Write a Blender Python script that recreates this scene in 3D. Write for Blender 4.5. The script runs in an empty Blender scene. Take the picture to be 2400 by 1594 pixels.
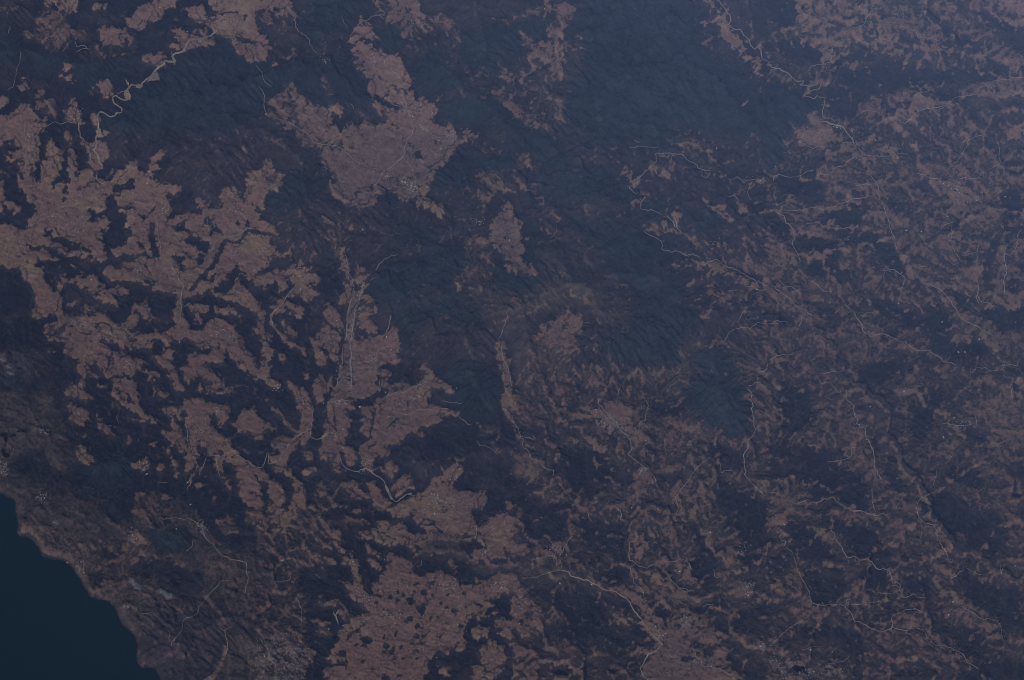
# Oblique view from orbit over dry farmed plateaus, forested ranges and a strip of coast. Units: kilometres.
import bpy, math, random
import numpy as np
from mathutils import Vector, Matrix
scene = bpy.context.scene

# ------------------------------------------------------------------ camera, sky, sun, exposure
DIST, TILT, WIDE = 110.0, math.radians(32), 60.0
cam_d = bpy.data.cameras.new('camera'); cam = bpy.data.objects.new('camera', cam_d)
scene.collection.objects.link(cam); scene.camera = cam
cam.location = (0, -DIST * math.sin(TILT), DIST * math.cos(TILT)); cam.rotation_euler = (TILT, 0, 0)
cam_d.sensor_width = 36; cam_d.lens = 36 * DIST / WIDE; cam_d.clip_start = 1; cam_d.clip_end = 2000
SUN_EL, SUN_AZ = math.radians(33), math.radians(201)      # azimuth clockwise from +Y (north)
world = bpy.data.worlds.new('World'); scene.world = world; world.use_nodes = True
nt = world.node_tree; bg = nt.nodes['Background']; sky = nt.nodes.new('ShaderNodeTexSky')
sky.sky_type = 'NISHITA'; sky.sun_disc = False; sky.sun_elevation = SUN_EL; sky.sun_rotation = SUN_AZ
nt.links.new(sky.outputs[0], bg.inputs[0]); bg.inputs[1].default_value = 0.05
sun_d = bpy.data.lights.new('sun', 'SUN'); sun_d.energy = 3.2; sun_d.angle = math.radians(.53); sun_d.color = (1, .95, .88)
sun = bpy.data.objects.new('sun', sun_d); scene.collection.objects.link(sun)
sdir = Vector((math.sin(SUN_AZ) * math.cos(SUN_EL), math.cos(SUN_AZ) * math.cos(SUN_EL), math.sin(SUN_EL)))
sun.rotation_euler = sdir.to_track_quat('Z', 'Y').to_euler(); sun.location = sdir * 50
scene.view_settings.view_transform = 'Standard'; scene.view_settings.look = 'None'
scene.view_settings.exposure = EXPOSURE = -0.80; scene.view_settings.gamma = 1
HAZE = 0.00078; HAZE_COL = (.30, .46, .92)
scene.cycles.use_denoising = True
scene.cycles.denoising_prefilter = 'ACCURATE'
scene.cycles.pixel_filter_type = 'BLACKMAN_HARRIS'; scene.cycles.filter_width = 1.05
scene.cycles.volume_bounces = 1; scene.cycles.max_bounces = 4

TOWN_LIST = [
 (150,70,'in the broken upper left hills'),(350,40,'on the top left brown plateau'),(520,60,'in the river plain at the top left'),
 (180,270,'in the village where the gorge opens'),(65,330,'on the far left plain'),(230,360,'along the pale river at the left'),
 (350,20,'on the top left plateau'),(960,130,'in the middle of the long brown valley'),(880,140,'at the upper end of the long brown valley'),
 (970,270,'at the crossroads of the long valley'),(1060,320,'at the eastern arm of the valley plain'),(940,415,'in the town below the valley plain'),
 (970,45,'on the slope at the top centre'),(640,270,'on the edge of the dark upper hills'),(1555,360,'at the head of the winding ridge road'),
 (1680,348,'alone under the great forest'),(1960,300,'beside the upper right plain'),(2300,50,'in the top right corner hills'),
 (2060,70,'in the brown fields at the upper right'),(2240,445,'in the bright town at the right edge plain'),(2270,475,'just below the bright right edge town'),
 (2360,460,'on the far right hillside'),(2110,640,'in the patchwork hills at the right'),(1650,610,'at the knot of the ridge road'),
 (1770,680,'along the ridge road below its knot'),(1780,420,'on the ridge spur right of centre'),(310,460,'in the long village left of centre'),
 (180,480,'on the wide left plain'),(40,570,'on the lower left plain edge'),(400,630,'where the left streams meet'),
 (370,430,'by the winding left valley road'),(200,765,'in the grey village on the left ridge'),(540,780,'on the brown tongue left of the twin roads'),
 (570,480,'in the upper fields right of the left plain'),(700,640,'in the yellow fields left of the narrow valley'),(855,660,'at the mouth of the narrow valley'),
 (820,800,'along the twin roads'),(790,945,'in the town where the twin roads end'),(880,840,'on the fields right of the twin roads'),
 (950,960,'on the farmed plateau in the centre'),(860,1090,'above the river bend'),(1030,1170,'in the fields below the river bend'),
 (1060,1110,'in the side valley right of the river bend'),(1220,690,'by the road under the narrow basin'),(1420,980,'in the town on the right side of centre'),
 (1510,1100,'along the road below the centre right town'),(1280,1000,'in the dark hills centre right'),(1550,1180,'in the hills lower right of centre'),
 (2040,955,'on the tan clearing in the right hills'),(2120,915,'on the red field at the right'),(2250,820,'high on the right hills'),
 (2200,1020,'near the pale clearing at the far right'),(340,1100,'in the round village near the coast'),(10,1090,'in the village on the left edge by the coast'),
 (100,1170,'on the upper coast'),(190,1330,'on the headland above the sea'),(470,1230,'in the village on the coastal road'),
 (310,1240,'on the brown hill by the coast'),(270,1430,'in the hills over the lower coast'),(650,1530,'in the grey city at the bottom left'),
 (880,1450,'on the middle of the great bottom plain'),(1000,1380,'on the top of the great bottom plain'),(1080,1500,'on the right of the great bottom plain'),
 (1180,1370,'on the right rim of the great bottom plain'),(1300,1290,'at the head of the straight river'),(1590,1340,'on the brown ridge right of the straight river'),
 (1550,1480,'where the straight river turns'),(1610,1455,'in the village right of the straight river'),(1780,1510,'in the bright village at the lower right'),
 (1750,1390,'on the plain lower right of centre'),(1850,1550,'in the grey town at the bottom right'),(2220,1440,'in the dark lower right corner hills'),
 (2370,1330,'at the far right lower edge'),(480,840,'on the ridges at the left middle'),(300,830,'on the long ridge at the left'),
 (430,1000,'on the sheltered plateau at the lower left'),(1220,1420,'alone right of the bottom plain'),(620,900,'by the narrow stream left of the twin roads'),
]
DATA = '''
T 0 0
Fd
g 160,70 170,50 196,38 210,44 235,60 235,100 225,120 140,118 120,130 100,128 95,120 92,110 104,100 120,95 120,80 135,75 150,74
g 0,30 20,38 30,48 60,50 80,55 130,52 125,60 105,70 95,75 80,85 60,65 30,60 0,60
p 0,0 30,0 35,20 20,30 0,25
p 0,62 18,55 15,75 0,84
p 130,130 180,120 235,115 235,157 150,157 148,135
p 100,122 130,122 140,130 100,157 100,140
p 78,10 118,12 115,24 95,22 80,20
b 50,0 72,0 72,10 66,13 60,13 55,8 50,4
b 40,0 48,0 46,8 42,8
m 34,10 50,8 62,20 66,32 62,42 50,48 36,42 32,32 34,20
h 44,26 56,26 62,38 52,44 40,38
b 22,28 28,28 32,33 28,36 22,32
b 84,6 92,2 98,3 100,8 94,9 84,9
b 133,4 145,0 162,0 161,8 155,6 148,13 149,16 143,20 135,20 133,24 125,27 120,25 116,20 118,17 123,16 122,11 128,9
m 90,27 110,25 119,30 124,34 126,42 118,47 105,47 98,40 90,33
b 92,28 112,25 119,32 114,40 104,44 98,40 94,34
l 78,44 92,38 120,50 100,53 84,54
m 66,27 80,30 84,38 76,38 66,32
b 159,20 164,26 172,30 178,34 186,34 190,36 196,36 198,42 190,40 182,42 172,47 165,46 156,43 154,40 163,40 158,32 156,28
b 180,26 190,26 192,30 184,33 178,30
b 171,11 180,5 185,1 189,13 196,15 199,13 193,5 191,0 235,0 235,58 228,56 220,50 213,42 208,36 200,33 196,27 190,22 180,20 176,15
Sd2 187,2 190,12 195,14
Sd3 218,34 224,37 235,40
Sd1.5 226,14 224,20
Sd1.5 203,12 218,12
b 130,50 140,52 147,48 153,48 153,56 148,62 140,58 132,58
b 54,64 62,57 68,60 60,66
b 54,70 62,68 66,70 66,78 64,78 62,74 55,72
b 63,86 65,86 66,92 71,90 71,100 75,108 75,114 70,114 58,110 60,104 57,101 64,99
b 17,80 24,76 26,82 20,84
m 30,92 45,90 54,98 50,104 40,104 32,98
m 35,82 40,84 38,92 34,90
m 20,68 27,68 26,72 20,72
b 85,80 92,74 98,71 101,74 105,82 104,88 98,90 90,83
b 0,106 12,103 20,97 28,95 32,102 40,107 45,110 38,118 35,122 38,132 36,138 38,150 25,151 17,146 10,148 4,144 0,138
d 4,125 7,128 12,127 13,133 4,132
d 0,133 18,134 16,140 8,138 6,143 0,140
Sd1.2 34,113 44,112 48,116
Sd1.5 30,96 32,104 40,108
b 0,87 6,86 8,94 2,98 0,98
b 45,126 50,127 52,133 56,146 55,157 39,157 43,140 42,131
b 60,120 66,122 67,136 70,145 71,157 63,157 63,135 59,125
b 74,127 80,130 82,130 86,133 88,128 96,129 100,138 100,144 96,146 94,150 95,157 84,157 82,150 75,144 76,142 83,144 80,136 74,132
b 84,104 91,103 91,118 86,115
b 16,147 25,150 34,153 34,157 18,157
b 136,150 148,135 149,142 144,149 146,157 136,157
b 113,157 120,148 126,150 128,157
b 221,136 223,134 223,139
b 224,144 229,146 229,150
b 95,118 99,120 98,126 95,124
l 96,45 126,42 124,50 100,53
V3.2 200,27 196,32 188,35 175,37 171,42 169,47 162,49 158,52 161,58 157,58 152,56 150,60 146,63 142,66 137,73 131,75 130,80 125,78 121,77 118,81 115,84 117,87 118,90 118,92 115,93 111,91 107,88 104,89 103,93 107,97 111,98 113,101 112,103 108,104 106,108 102,108 98,105 93,103 90,105 90,110 91,116 91,122 89,126 88,132 87,140 89,143 91,148 94,153
V1 107,88 112,84 115,84
V1 142,66 146,68 147,74 140,74
y 144,66 147,74 140,74 135,76 137,71
y 118,82 120,88 120,93 115,91 114,84
y 126,77 130,78 129,82 125,81
y 88,120 92,118 95,126 90,127
y 115,73 119,77 118,81
y 157,47 162,56 160,61
y 183,36 186,38 185,40 182,38
V1 38,123 42,116 48,113 56,114 62,112 70,112
V1.4 72,112 73,120 74,127 80,132
R.8 80,132 83,140 84,150
R.7 57,48 61,42 66,37
V1 69,38 70,43 77,41 80,46
V.8 70,48 76,44 82,46
R.6 19,48 18,58 15,65 13,80 7,84
R.7 24,104 24,157
V1 116,22 120,25 126,26 131,23 132,20
R.6 97,42 105,35 118,33
R.6 9,24 8,32 10,26
H16 128,8 138,6 146,4 142,14 132,20
H34 185,15 205,12 215,25 200,30
H20 67,100 74,103 74,112 67,112
H14 48,28 58,30 60,40 50,40
H22 18,118 34,118 34,140 22,150
H8 86,132 92,134 90,150 86,140
H10 142,55 150,54 150,60 146,60
H10 60,0 70,0 70,8 62,6
X 54,36 172,29 220,1 25,124 138,10 147,7 7,12
T 600 0
Fp
g 50,50 72,50 90,60 103,73 105,90 108,100 95,98 80,92 60,97 46,92 40,70
g 113,30 120,22 127,30 140,37 138,45 130,46 124,50 118,44 112,46 108,40
g 190,28 235,25 235,60 215,62 190,60
g 165,95 200,90 235,100 235,115 200,118 172,116
g 176,142 200,131 215,140 235,140 235,157 163,157
g 0,60 60,60 40,80 20,85 10,100 0,110
g 34,20 44,28 60,30 80,32 84,30 80,12 104,15 106,5 100,0 50,0
g 138,50 160,50 185,65 190,80 170,90 156,88 146,90 142,75
b 0,0 32,0 34,8 30,9 20,6 10,9 0,10
b 20,10 34,9 38,15 34,17 22,15
m 0,11 14,12 14,22 5,18 0,16
b 23,19 28,21 28,25 23,23
b 0,30 8,32 12,40 13,45 9,47 8,58 3,57 0,50
b 14,58 20,57 15,62
b 43,10 46,10 45,12
b 96,10 97,14 95,13
h 107,0 150,0 153,5 149,8 157,14 160,18 165,12 172,11 180,18 184,23 178,26 165,25 160,28 150,30 140,36 132,30 127,22 120,18 118,10 112,5
b 130,0 150,0 152,5 142,6 134,4
b 140,8 150,10 157,16 156,23 146,20 138,18
l 170,26 186,27 189,45 184,50 180,35 170,30
m 138,32 155,30 154,34 142,38
b 95,17 98,15 100,20 105,20 107,20 108,28 112,34 113,38 108,38 103,36 100,36 95,38 90,40 86,34 90,28 94,22
d 100,36 107,37 108,40 102,39
b 90,40 100,39 109,43 112,47 118,45 123,51 130,46 136,46 132,52 134,58 140,66 143,75 142,85 146,92 149,94 154,88 158,93 166,93 165,105 163,110 169,116 172,118 150,122 133,120 126,114 118,110 112,104 108,97 106,90 104,80 105,74 103,71 92,62 90,55
q 12,98 14,90 24,85 30,82 44,87 45,93 50,98 68,99 70,112 78,118 88,116 100,112 110,115 120,114 133,120 150,120 169,116 180,115 184,122 200,124 206,130 188,131 182,138 176,142 174,150 163,157 62,157 60,138 38,130 38,120 25,118 12,110
h 12,96 30,90 45,95 50,104 40,115 25,112 12,108
h 40,120 75,118 95,128 90,140 60,135 40,130
b 68,99 75,94 81,96 82,102 76,107 70,104
d 70,102 76,106 82,104 92,107 92,112 84,118 77,116 70,112
Sh1.2 90,97 93,104 93,112 88,116
p 108,87 118,91 133,97 137,101 126,99 112,95
d 146,141 153,142 153,146 147,145
b 187,120 195,118 204,126 206,130 195,130
b 199,52 204,54 202,56
h 220,60 226,62 235,72 235,80 226,72
m 215,85 225,78 235,88 235,100 225,95
b 5,147 12,144 16,148 18,157 3,157
b 33,78 38,80 37,88 32,88
m 24,76 34,78 40,86 30,86
l 60,65 70,80 70,88 66,88 60,78
b 65,85 70,84 69,88
b 20,68 22,72 20,72
h 214,18 235,16 235,24 222,20
Sh1 196,21 205,18 214,17
Sh1.5 183,55 188,45 186,30
m 165,92 170,85 172,92
m 30,45 40,46 36,54 28,54
l 200,132 220,134 230,140 210,140
m 118,113 124,110 122,114
R1.1 106,0 112,8 119,11 118,14 113,13 118,18
V1.1 115,15 110,14 107,15 102,19 97,19 95,23 91,28 87,32 86,37 90,41 94,42
R2 123,61 125,65 131,70 134,76 137,79 135,84 134,88 137,94 140,101 142,107 144,112 145,119 143,124 139,127 137,133 137,141 134,147 127,151 121,156
R.6 110,64 112,71 117,77 119,84 124,88
R.7 121,92 126,97 138,101
R1.2 30,113 38,117 48,124 54,131 60,133 74,134 82,139 88,145 96,151 106,155 112,157
R.8 37,15 37,24 42,31 48,36 52,45 56,50
R.7 0,60 5,68 8,76 15,80
R.8 3,79 8,86 8,100 10,108
R.8 148,114 156,118 162,124 170,126 178,125
R.8 86,95 90,98 90,102
R.7 137,148 143,155
R.7 79,15 80,20 84,26
R.8 121,90 124,88 126,91
R.8 100,51 108,57
H50 130,90 160,95 165,105 150,105 138,102
H34 150,110 162,120 152,122 146,116
H44 174,124 184,124 182,132 174,132
H18 105,50 120,55 118,60 106,58
H16 132,18 158,22 150,24
H10 134,76 138,80 132,84 130,78
H8 60,52 66,56 64,60
X 109,56 118,57 203,125 168,129 175,124 170,137 165,142 153,149 144,156 124,93 144,107 142,106 64,57 24,13 9,105
T 1200 0
Fp
g 58,0 158,0 165,8 175,20 175,35 180,50 200,60 215,70 225,85 235,90 235,120 215,120 190,122 170,120 150,128 135,138 110,134 85,130 70,120 50,116 50,90 60,70 62,50 58,30 62,10
g 15,118 30,122 60,150 65,157 30,157 10,140
g 0,20 30,15 36,30 20,36 10,34 0,50
g 0,116 12,118 20,135 10,140 0,138
h 6,16 15,5 28,4 35,0 37,0 34,4 48,3 56,6 58,10 54,20 50,28 44,34 40,38 36,36 36,30 32,24 34,18 45,16 42,10 30,14 20,12 10,15
Sh2 0,17 10,13 30,5
h 8,28 11,32 17,35 25,38 36,38 50,39 56,46 59,56 60,66 55,70 48,68 45,73 36,74 32,70 30,66 36,60 30,55 22,52 18,55 12,50 10,38
s 46,45 58,50 60,66 54,70 46,60
b 28,42 44,40 50,46 44,54 34,50
l 0,50 20,56 30,65 28,78 16,80 0,70
s 15,70 28,72 30,80 20,84
l 28,80 40,82 50,88 51,92 48,110 40,120 28,118 12,116 0,105 0,92 14,98 22,90
h 40,88 50,90 47,112 42,114 40,100
h 0,92 8,100 20,104 30,112 30,118 15,115 0,102
l 62,25 70,60 60,66 58,50
l 0,140 20,142 28,157 0,157
m 8,143 20,148 14,152
b 159,0 163,0 166,6
b 174,0 182,0 192,8 196,15 198,22 200,28 205,32 210,36 212,42 216,47 210,47 206,40 204,46 200,42 196,38 190,34 191,25 192,18 188,10 180,6
b 175,20 178,18 181,24 180,30 177,27
Sb1 183,8 182,16
b 217,48 225,52 230,54 228,58 231,68 229,72 224,68 221,62 224,56 210,55 208,53
l 205,18 225,20 230,26 215,26
b 203,12 210,15 206,18
b 227,41 231,42 228,44
h 232,25 235,25 235,32
h 128,148 140,146 150,148 148,157 126,157
l 148,120 165,122 185,140 188,157 170,150 155,142
b 97,155 104,153 106,157
b 210,95 218,90 219,93 212,97
l 200,135 215,145 218,150 200,148
m 172,150 185,152 180,157
l 172,38 184,40 182,46 172,44
V1.4 190,0 194,5 196,9 200,15 202,20 199,23 195,24
V1.4 199,23 205,27 210,28 212,33 217,36 219,42 223,46 227,43 229,48 229,54 235,56
V1 43,18 46,24 46,28
V.8 43,40 40,44 42,52 46,64 46,70
R.8 16,117 20,115
R.9 125,157 130,150 134,147 132,142 138,140 148,141 146,147 144,153
R1 148,141 155,142 162,147 168,150 172,155 183,157
R.6 107,136 118,135 134,136
R.6 112,129 118,131
H6 200,35 204,42
X 139,141 188,136 188,136.6 30,8
T 1800 0
Fl
h 25,0 50,0 100,0 135,8 120,18 150,25 165,40 172,50 155,52 140,40 120,30 118,50 110,45 95,30 85,40 72,45 60,45 55,36 42,45 25,35 25,20
m 130,0 235,0 235,70 215,60 200,40 180,45 160,20 140,10
d 104,12 112,13 111,17 105,16
d 114,14 119,14 118,19
d 132,8 150,10 165,25 175,30 200,40 190,42 172,42 165,35 158,22 145,20
d 188,10 205,10 222,20 235,30 235,50 215,40 205,28
d 0,0 25,0 25,25 10,25 0,18
d 12,35 30,36 50,46 53,55 40,60 20,62 10,50
d 70,45 90,48 110,52 118,56 130,60 150,65 220,60 215,72 190,74 170,75 130,80 100,90 60,90 52,80 70,78 60,70 75,60
g 0,75 30,85 50,90 48,100 38,105 25,120 10,150 0,157
d 55,80 100,85 80,100 85,110 60,105 54,95
h 40,108 50,115 60,118 70,122 76,130 79,135 60,136 40,137 28,128 22,120 35,112
b 30,120 60,118 60,130 40,134 28,126
h 85,100 115,85 150,78 165,75 150,85 140,92 160,92 170,90 165,98 150,100 135,112 125,112 115,108 105,112 90,112
d 155,86 168,88 165,93 152,92
b 12,128 20,132 20,138 12,134
h 110,128 120,128 124,142 108,145 104,135
h 190,76 225,70 235,72 235,85 220,92 205,90 192,90
b 222,118 235,112 235,125 226,132 218,130
b 178,118 184,120 186,128 178,126
h 62,145 78,140 100,145 120,150 125,153 100,148
h 45,135 55,137 55,142
b 155,45 172,45 168,52 158,50
b 128,54 131,60 126,58
b 214,0 235,0 235,15 220,10 210,8
b 20,55 25,56 24,60 20,59
m 0,60 20,70 30,76 0,75
m 130,145 150,143 175,150 190,140 200,157 130,157
b 182,15 186,16 187,22 183,22
m 70,60 90,55 100,58 95,62 78,64
m 4,30 18,28 20,36 8,36
b 52,48 60,46 60,56 54,56
b 128,132 135,130 138,136 130,137
b 91,122 98,122 100,130 94,128
d 60,55 75,62 62,72 58,66
V1.5 0,57 3,62 10,64 18,67 23,72 26,75 33,74 32,76 29,78 38,80 44,78 47,76
V1.3 49,77 46,82 40,84 34,87 33,91
V1.2 33,88 38,89 42,91 46,88 49,90 53,89 52,96 50,101 50,106 53,109 59,108 61,112
V2 48,112 56,113 62,115 70,119 74,124 78,130 80,135
R1 99,2 95,8 96,12 91,15 90,20 86,24 80,26 74,29 69,30 71,35 68,39 60,42 58,50 59,58
R.8 91,20 100,23 110,27 116,26 120,23 130,27 137,29 138,35 152,36 160,40
R.8 117,14 122,6
R.8 59,57 52,60 45,59 40,62 36,66
R1.2 113,108 120,110 126,113 132,109 138,103 145,100 158,98 166,96 170,91 182,89 192,88 194,82 200,78 210,75 220,74 227,71 235,72
R.8 227,70 230,62 235,58
R.8 122,90 128,85 140,85 150,82
R.8 166,97 158,100 153,106
R.8 222,90 228,86 235,80
R1 83,136 87,141 95,144 106,145 118,142 127,142
R.8 26,130 34,134 42,136 54,135
R1 61,156 70,153 74,147 80,145 84,147
R.8 197,124 188,127 184,129 183,136 178,142 174,148 165,155
R.7 149,114 149,130
R.7 209,124 213,140 212,152 200,157
R.8 65,130 72,132 78,130
R.7 24,122 36,117
R.7 83,105 90,102 100,103
V.8 42,40 48,38 50,42
R.6 191,76 201,78 205,84 208,92
H8 200,76 208,78 206,80
H8 60,116 66,118
y 76,118 79,119 78,122 76,121
X 63,117 63.5,117.6 205,81 84,6 185,19 99,129 7,153 84,147
T 0 400
Fb
p 140,0 226,0 228,5 227,15 222,28 216,15 206,12 203,22 205,34 196,36 192,36 183,26 176,26 165,14 150,12 140,10
d 3,0 15,0 18,12 22,20 28,27 31,34 31,40 27,45 26,55 20,54 12,50 3,48 0,50 0,38 4,36 0,28 5,30 6,25 3,18 0,8
b 5,28 12,25 14,30 20,34 17,40 8,36
d 0,86 10,92 20,92 20,100 28,103 30,112 34,120 34,128 28,130 27,133 30,136 40,133 50,131 60,134 60,137 50,138 52,140 42,142 41,150 45,157 0,157
Sd2 16,0 22,8
d 33,0 39,0 38,8 35,15 32,6
d 52,0 60,0 58,8 52,14 49,22 47,18 50,8
d 58,0 63,0 62,15 60,28 57,30 57,20
d 67,2 72,0 74,8 68,6
d 80,3 90,4 88,7 80,6
d 90,0 104,0 104,4 102,9 95,10 90,8
d 101,16 108,12 110,10 112,16 117,12 118,6 122,8 121,14 116,18 110,20 104,19
d 96,26 108,20 112,22 108,28 109,38 116,38 117,52 118,60 112,68 105,72 104,78 110,80 118,82 126,82 126,85 110,86 105,88 96,86 84,84 96,84 97,75 96,65 94,60 100,55 100,45 101,40 94,42 88,45 84,49 81,45 84,42 78,38 77,35 82,33 88,36 92,37 97,36 97,30
d 40,54 47,53 50,60 60,64 70,68 76,72 76,76 84,76 95,76 95,80 90,84 98,86 95,90 96,96 100,100 106,102 120,101 128,101 134,103 145,110 160,114 162,114 163,122 160,135 160,142 150,148 148,150 150,157 112,157 108,157 104,142 100,135 96,126 98,120 92,114 86,110 80,108 76,106 77,101 72,98 68,106 64,105 60,96 56,96 55,104 52,112 50,108 44,105 40,98 40,90 37,88 30,89 26,90 30,87 36,82 42,82 48,83 46,78 36,74 28,72 24,68 20,65 26,66 30,70 40,70 48,72 56,76 60,78 60,76 50,70 46,64 40,60
Sd1.5 56,62 66,66 76,72 84,74
Sd1.5 50,52 54,60
Sd2.5 92,64 98,66 96,74
b 44,65 50,66 58,69 63,74 60,77 54,74 48,71
b 63,75 72,74 73,78 64,79
b 50,78 54,80 52,84
b 74,78 84,79 90,76 95,78 96,84 88,83 76,80
b 28,100 40,92 40,100 46,108 48,116 56,122 57,132 45,132 35,135 34,128 32,118 30,108
b 50,98 54,98 54,108 52,112
b 56,96 64,100 72,97 78,95 70,100 67,107 62,102
b 77,100 84,96 90,98 94,104 88,106 96,110 106,107 114,107 118,108 117,114 112,115 110,120 105,116 103,118 110,122 106,127 100,120 94,115 88,110 80,108
d 55,110 60,104 72,106 80,109 96,122 98,130 90,132 60,134 57,128 58,122
b 60,123 69,122 69,126 62,125
b 76,122 82,125 90,127 88,129 78,129
b 62,86 70,86 68,88
b 124,121 136,120 137,128 142,135 138,140 132,132 126,134 124,142 120,138 122,128
b 56,134 62,136 75,134 88,133 98,129 102,135 106,142 116,139 122,131 124,140 122,147 116,146 118,150 130,150 146,148 150,150 145,154 135,156 120,154 116,157 110,157 106,145 100,138 100,145 104,150 106,157 62,157 64,150 68,146 66,140 58,138
Sd1.5 86,140 100,141 104,150
Sd1.5 74,149 84,150
b 40,142 52,137 54,140 48,144 42,145
l 45,143 60,145 62,155 50,157 44,150
b 96,88 105,88 125,83 132,86 140,80 147,80 150,78 155,82 162,86 163,94 165,97 180,95 190,88 188,96 182,102 175,107 170,112 165,114 158,113 145,109 135,104 128,101 118,100 105,101 100,97
q 128,96 150,96 162,104 165,112 158,112 140,105 128,100
b 108,72 117,66 120,60 122,68 128,70 130,76 132,80 126,80 118,80 110,78
l 112,76 126,74 126,80 116,82
Sd1.2 126,84 132,86 136,92 139,97
d 138,48 142,46 141,58 145,65 146,74 149,78 144,80 140,72 136,60
d 126,66 130,66 134,72 137,80 146,80 140,82 134,80 130,74
d 152,22 165,20 172,14 178,25 184,32 188,38 186,41 175,38 166,40 158,44 152,45 151,42 156,38 156,32
b 178,26 184,26 188,33 190,42 186,42 182,34
d 165,47 170,46 171,54 178,60 186,62 194,66 193,72 188,76 188,85 186,88 180,89 180,85 186,70 178,68 170,64 164,62 172,62 173,60 168,56 160,54
d 155,80 165,77 175,79 174,82 168,84 170,88 172,94 166,93 163,86 158,82
d 188,42 192,46 195,52 208,56 208,60 198,58 193,62 193,52 188,48
d 216,46 220,50 218,53
d 118,54 121,58 114,66 108,68 112,60
Sq5 226,56 215,60 205,62 198,68 192,78 188,88 180,94 165,96
Sd3.5 207,66 203,74 198,82 195,88 190,94 182,102 178,107 174,110
Sd2.5 235,54 226,56 220,66 214,66 208,64
d 216,86 222,92 226,94 222,98 215,102 214,108 206,112 202,112 196,112 200,105 208,100 212,95
d 194,98 198,96 196,106 190,112
d 190,112 196,114 206,118 220,121 228,128 235,130 235,157 222,157 215,143 205,138 198,134 194,140 185,146 174,148 172,140 168,132 168,122 175,118 185,118
b 172,122 176,130 182,134 190,128 192,124 182,122
b 173,130 180,135 186,135 184,140 178,140
b 196,124 210,126 220,124 216,130 200,132
b 184,146 195,136 205,136 212,142 218,148 220,157 180,157
d 219,100 228,96 232,108 235,112 235,118 225,106
b 218,130 226,128 224,135
Sd2 168,120 180,116 190,115
Sd2 225,30 222,22 226,16
Sd1.5 228,45 226,50
Sq3 163,97 168,106 166,118 166,130 164,142 166,150 175,153
d 92,53 98,52 96,57
Sd2 128,40 134,44
Sd1.5 138,38 143,34
Sd1.5 116,36 119,34
V1.4 163,97 168,106 166,118 167,130 164,142
V1 145,42 145,55 147,68 150,80 157,86 162,96
V.8 166,96 178,95
V1 89,0 89,8 94,12 104,10 115,5
V1 235,54 226,54 219,60 205,61 197,68 192,76
R.9 168,126 174,123 178,128
R.7 50,30 56,34 66,33 72,28
R.6 190,40 191,55 194,66
R.6 127,84 133,88
R.6 215,103 222,94 235,100
R.5 28,50 42,44 60,36
H40 108,15 135,25 130,55 118,50 115,30
H20 60,30 72,28 78,18
H46 40,40 80,40 78,62 55,55
H34 0,55 20,60 25,75 5,80
H20 160,82 165,92 158,94
H20 145,25 155,35 150,42
H40 65,132 90,135 86,145 70,145
H24 85,145 105,150 100,157 85,155
H16 215,30 225,38 205,40
H22 195,140 215,145 215,157 195,150
H12 210,70 222,72 215,82
H14 138,2 142,12 134,12
H14 120,88 134,92 126,94
H14 20,55 30,45 40,42
H12 44,108 52,124 46,128
y 163,92 166,94 164,95
y 156,98 161,99 160,100
X 137,1 26,4 48,42 214,151 193,142 90,152 135,12 122,21 84,100
T 600 400
Fp
g 163,0 190,0 190,15 170,20 158,14
g 110,98 116,84 128,79 142,82 160,70 175,66 195,66 190,78 198,90 184,100 170,105 150,108 130,124 118,120 102,115 104,103
g 115,40 135,50 150,55 165,60 150,63 135,62 125,50
g 225,84 235,92 235,118 220,115 218,90
g 130,135 150,125 180,110 200,120 215,135 200,140 160,130 140,157 130,157
g 8,22 22,15 40,5 65,5 66,18 40,22 20,40 8,42
g 110,20 128,20 130,28 120,34 111,28
d 60,74 74,76 80,95 80,112 76,118 60,120 58,100
b 0,0 24,0 25,14 22,17 14,18 9,22 8,35 6,45 15,48 16,52 20,60 20,64 12,62 0,62
m 10,2 20,2 20,12 12,14
Sd2 0,36 6,40 4,46
Sd2.5 0,56 12,58 18,62
s 10,45 25,46 35,46 25,53 15,52
b 0,65 12,62 13,68 18,72 27,77 28,80 20,80 10,84 6,90 0,94
d 4,90 10,84 20,82 28,80 28,84 24,92 18,90 10,90
l 28,66 40,66 50,72 60,75 56,85 45,83 35,80 28,76
b 0,98 10,92 18,90 24,92 30,88 34,84 38,88 42,80 46,90 56,88 57,98 60,112 52,118 48,120 40,116 36,113 34,115 28,122 25,128 34,130 37,131 42,126 44,130 42,136 38,135 28,130 18,130 16,128 14,120 12,115 10,118 6,108 0,106
d 30,94 33,102 36,104 30,112 24,115 22,124 20,127 18,120 20,112 28,106
d 16,98 22,104 20,110 18,114 20,124 17,126 14,120 10,122 6,118 10,112 10,106
d 0,108 6,112 8,120 2,122 0,122
d 46,100 52,104 58,108 60,112 50,106
d 28,117 36,116 46,120 46,125 55,130 58,138 60,147 52,148 50,150 48,157 35,157 40,150 34,140 22,135 20,140 30,150 35,157 28,157 18,142 16,136 18,130 24,131 32,132 44,134 44,126 40,122 30,122 27,126 25,122
b 28,122 36,122 42,124 44,132 36,130 30,127
d 8,126 14,128 13,135 14,144 22,150 26,157 16,157 8,148 6,140
b 0,125 6,128 8,130 7,140 8,148 14,154 14,157 8,157 0,148
b 22,135 32,138 34,145 40,152 34,156 26,148
Sq2 35,108 28,115 24,123 18,128 14,134 15,142 22,150 27,157
Sq3 60,42 72,50 78,60 79,72 82,82 84,92 86,100
l 60,55 75,50 90,60 85,70 76,78 68,70
l 70,36 88,40 90,50 86,55
b 86,48 90,54 88,55
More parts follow.
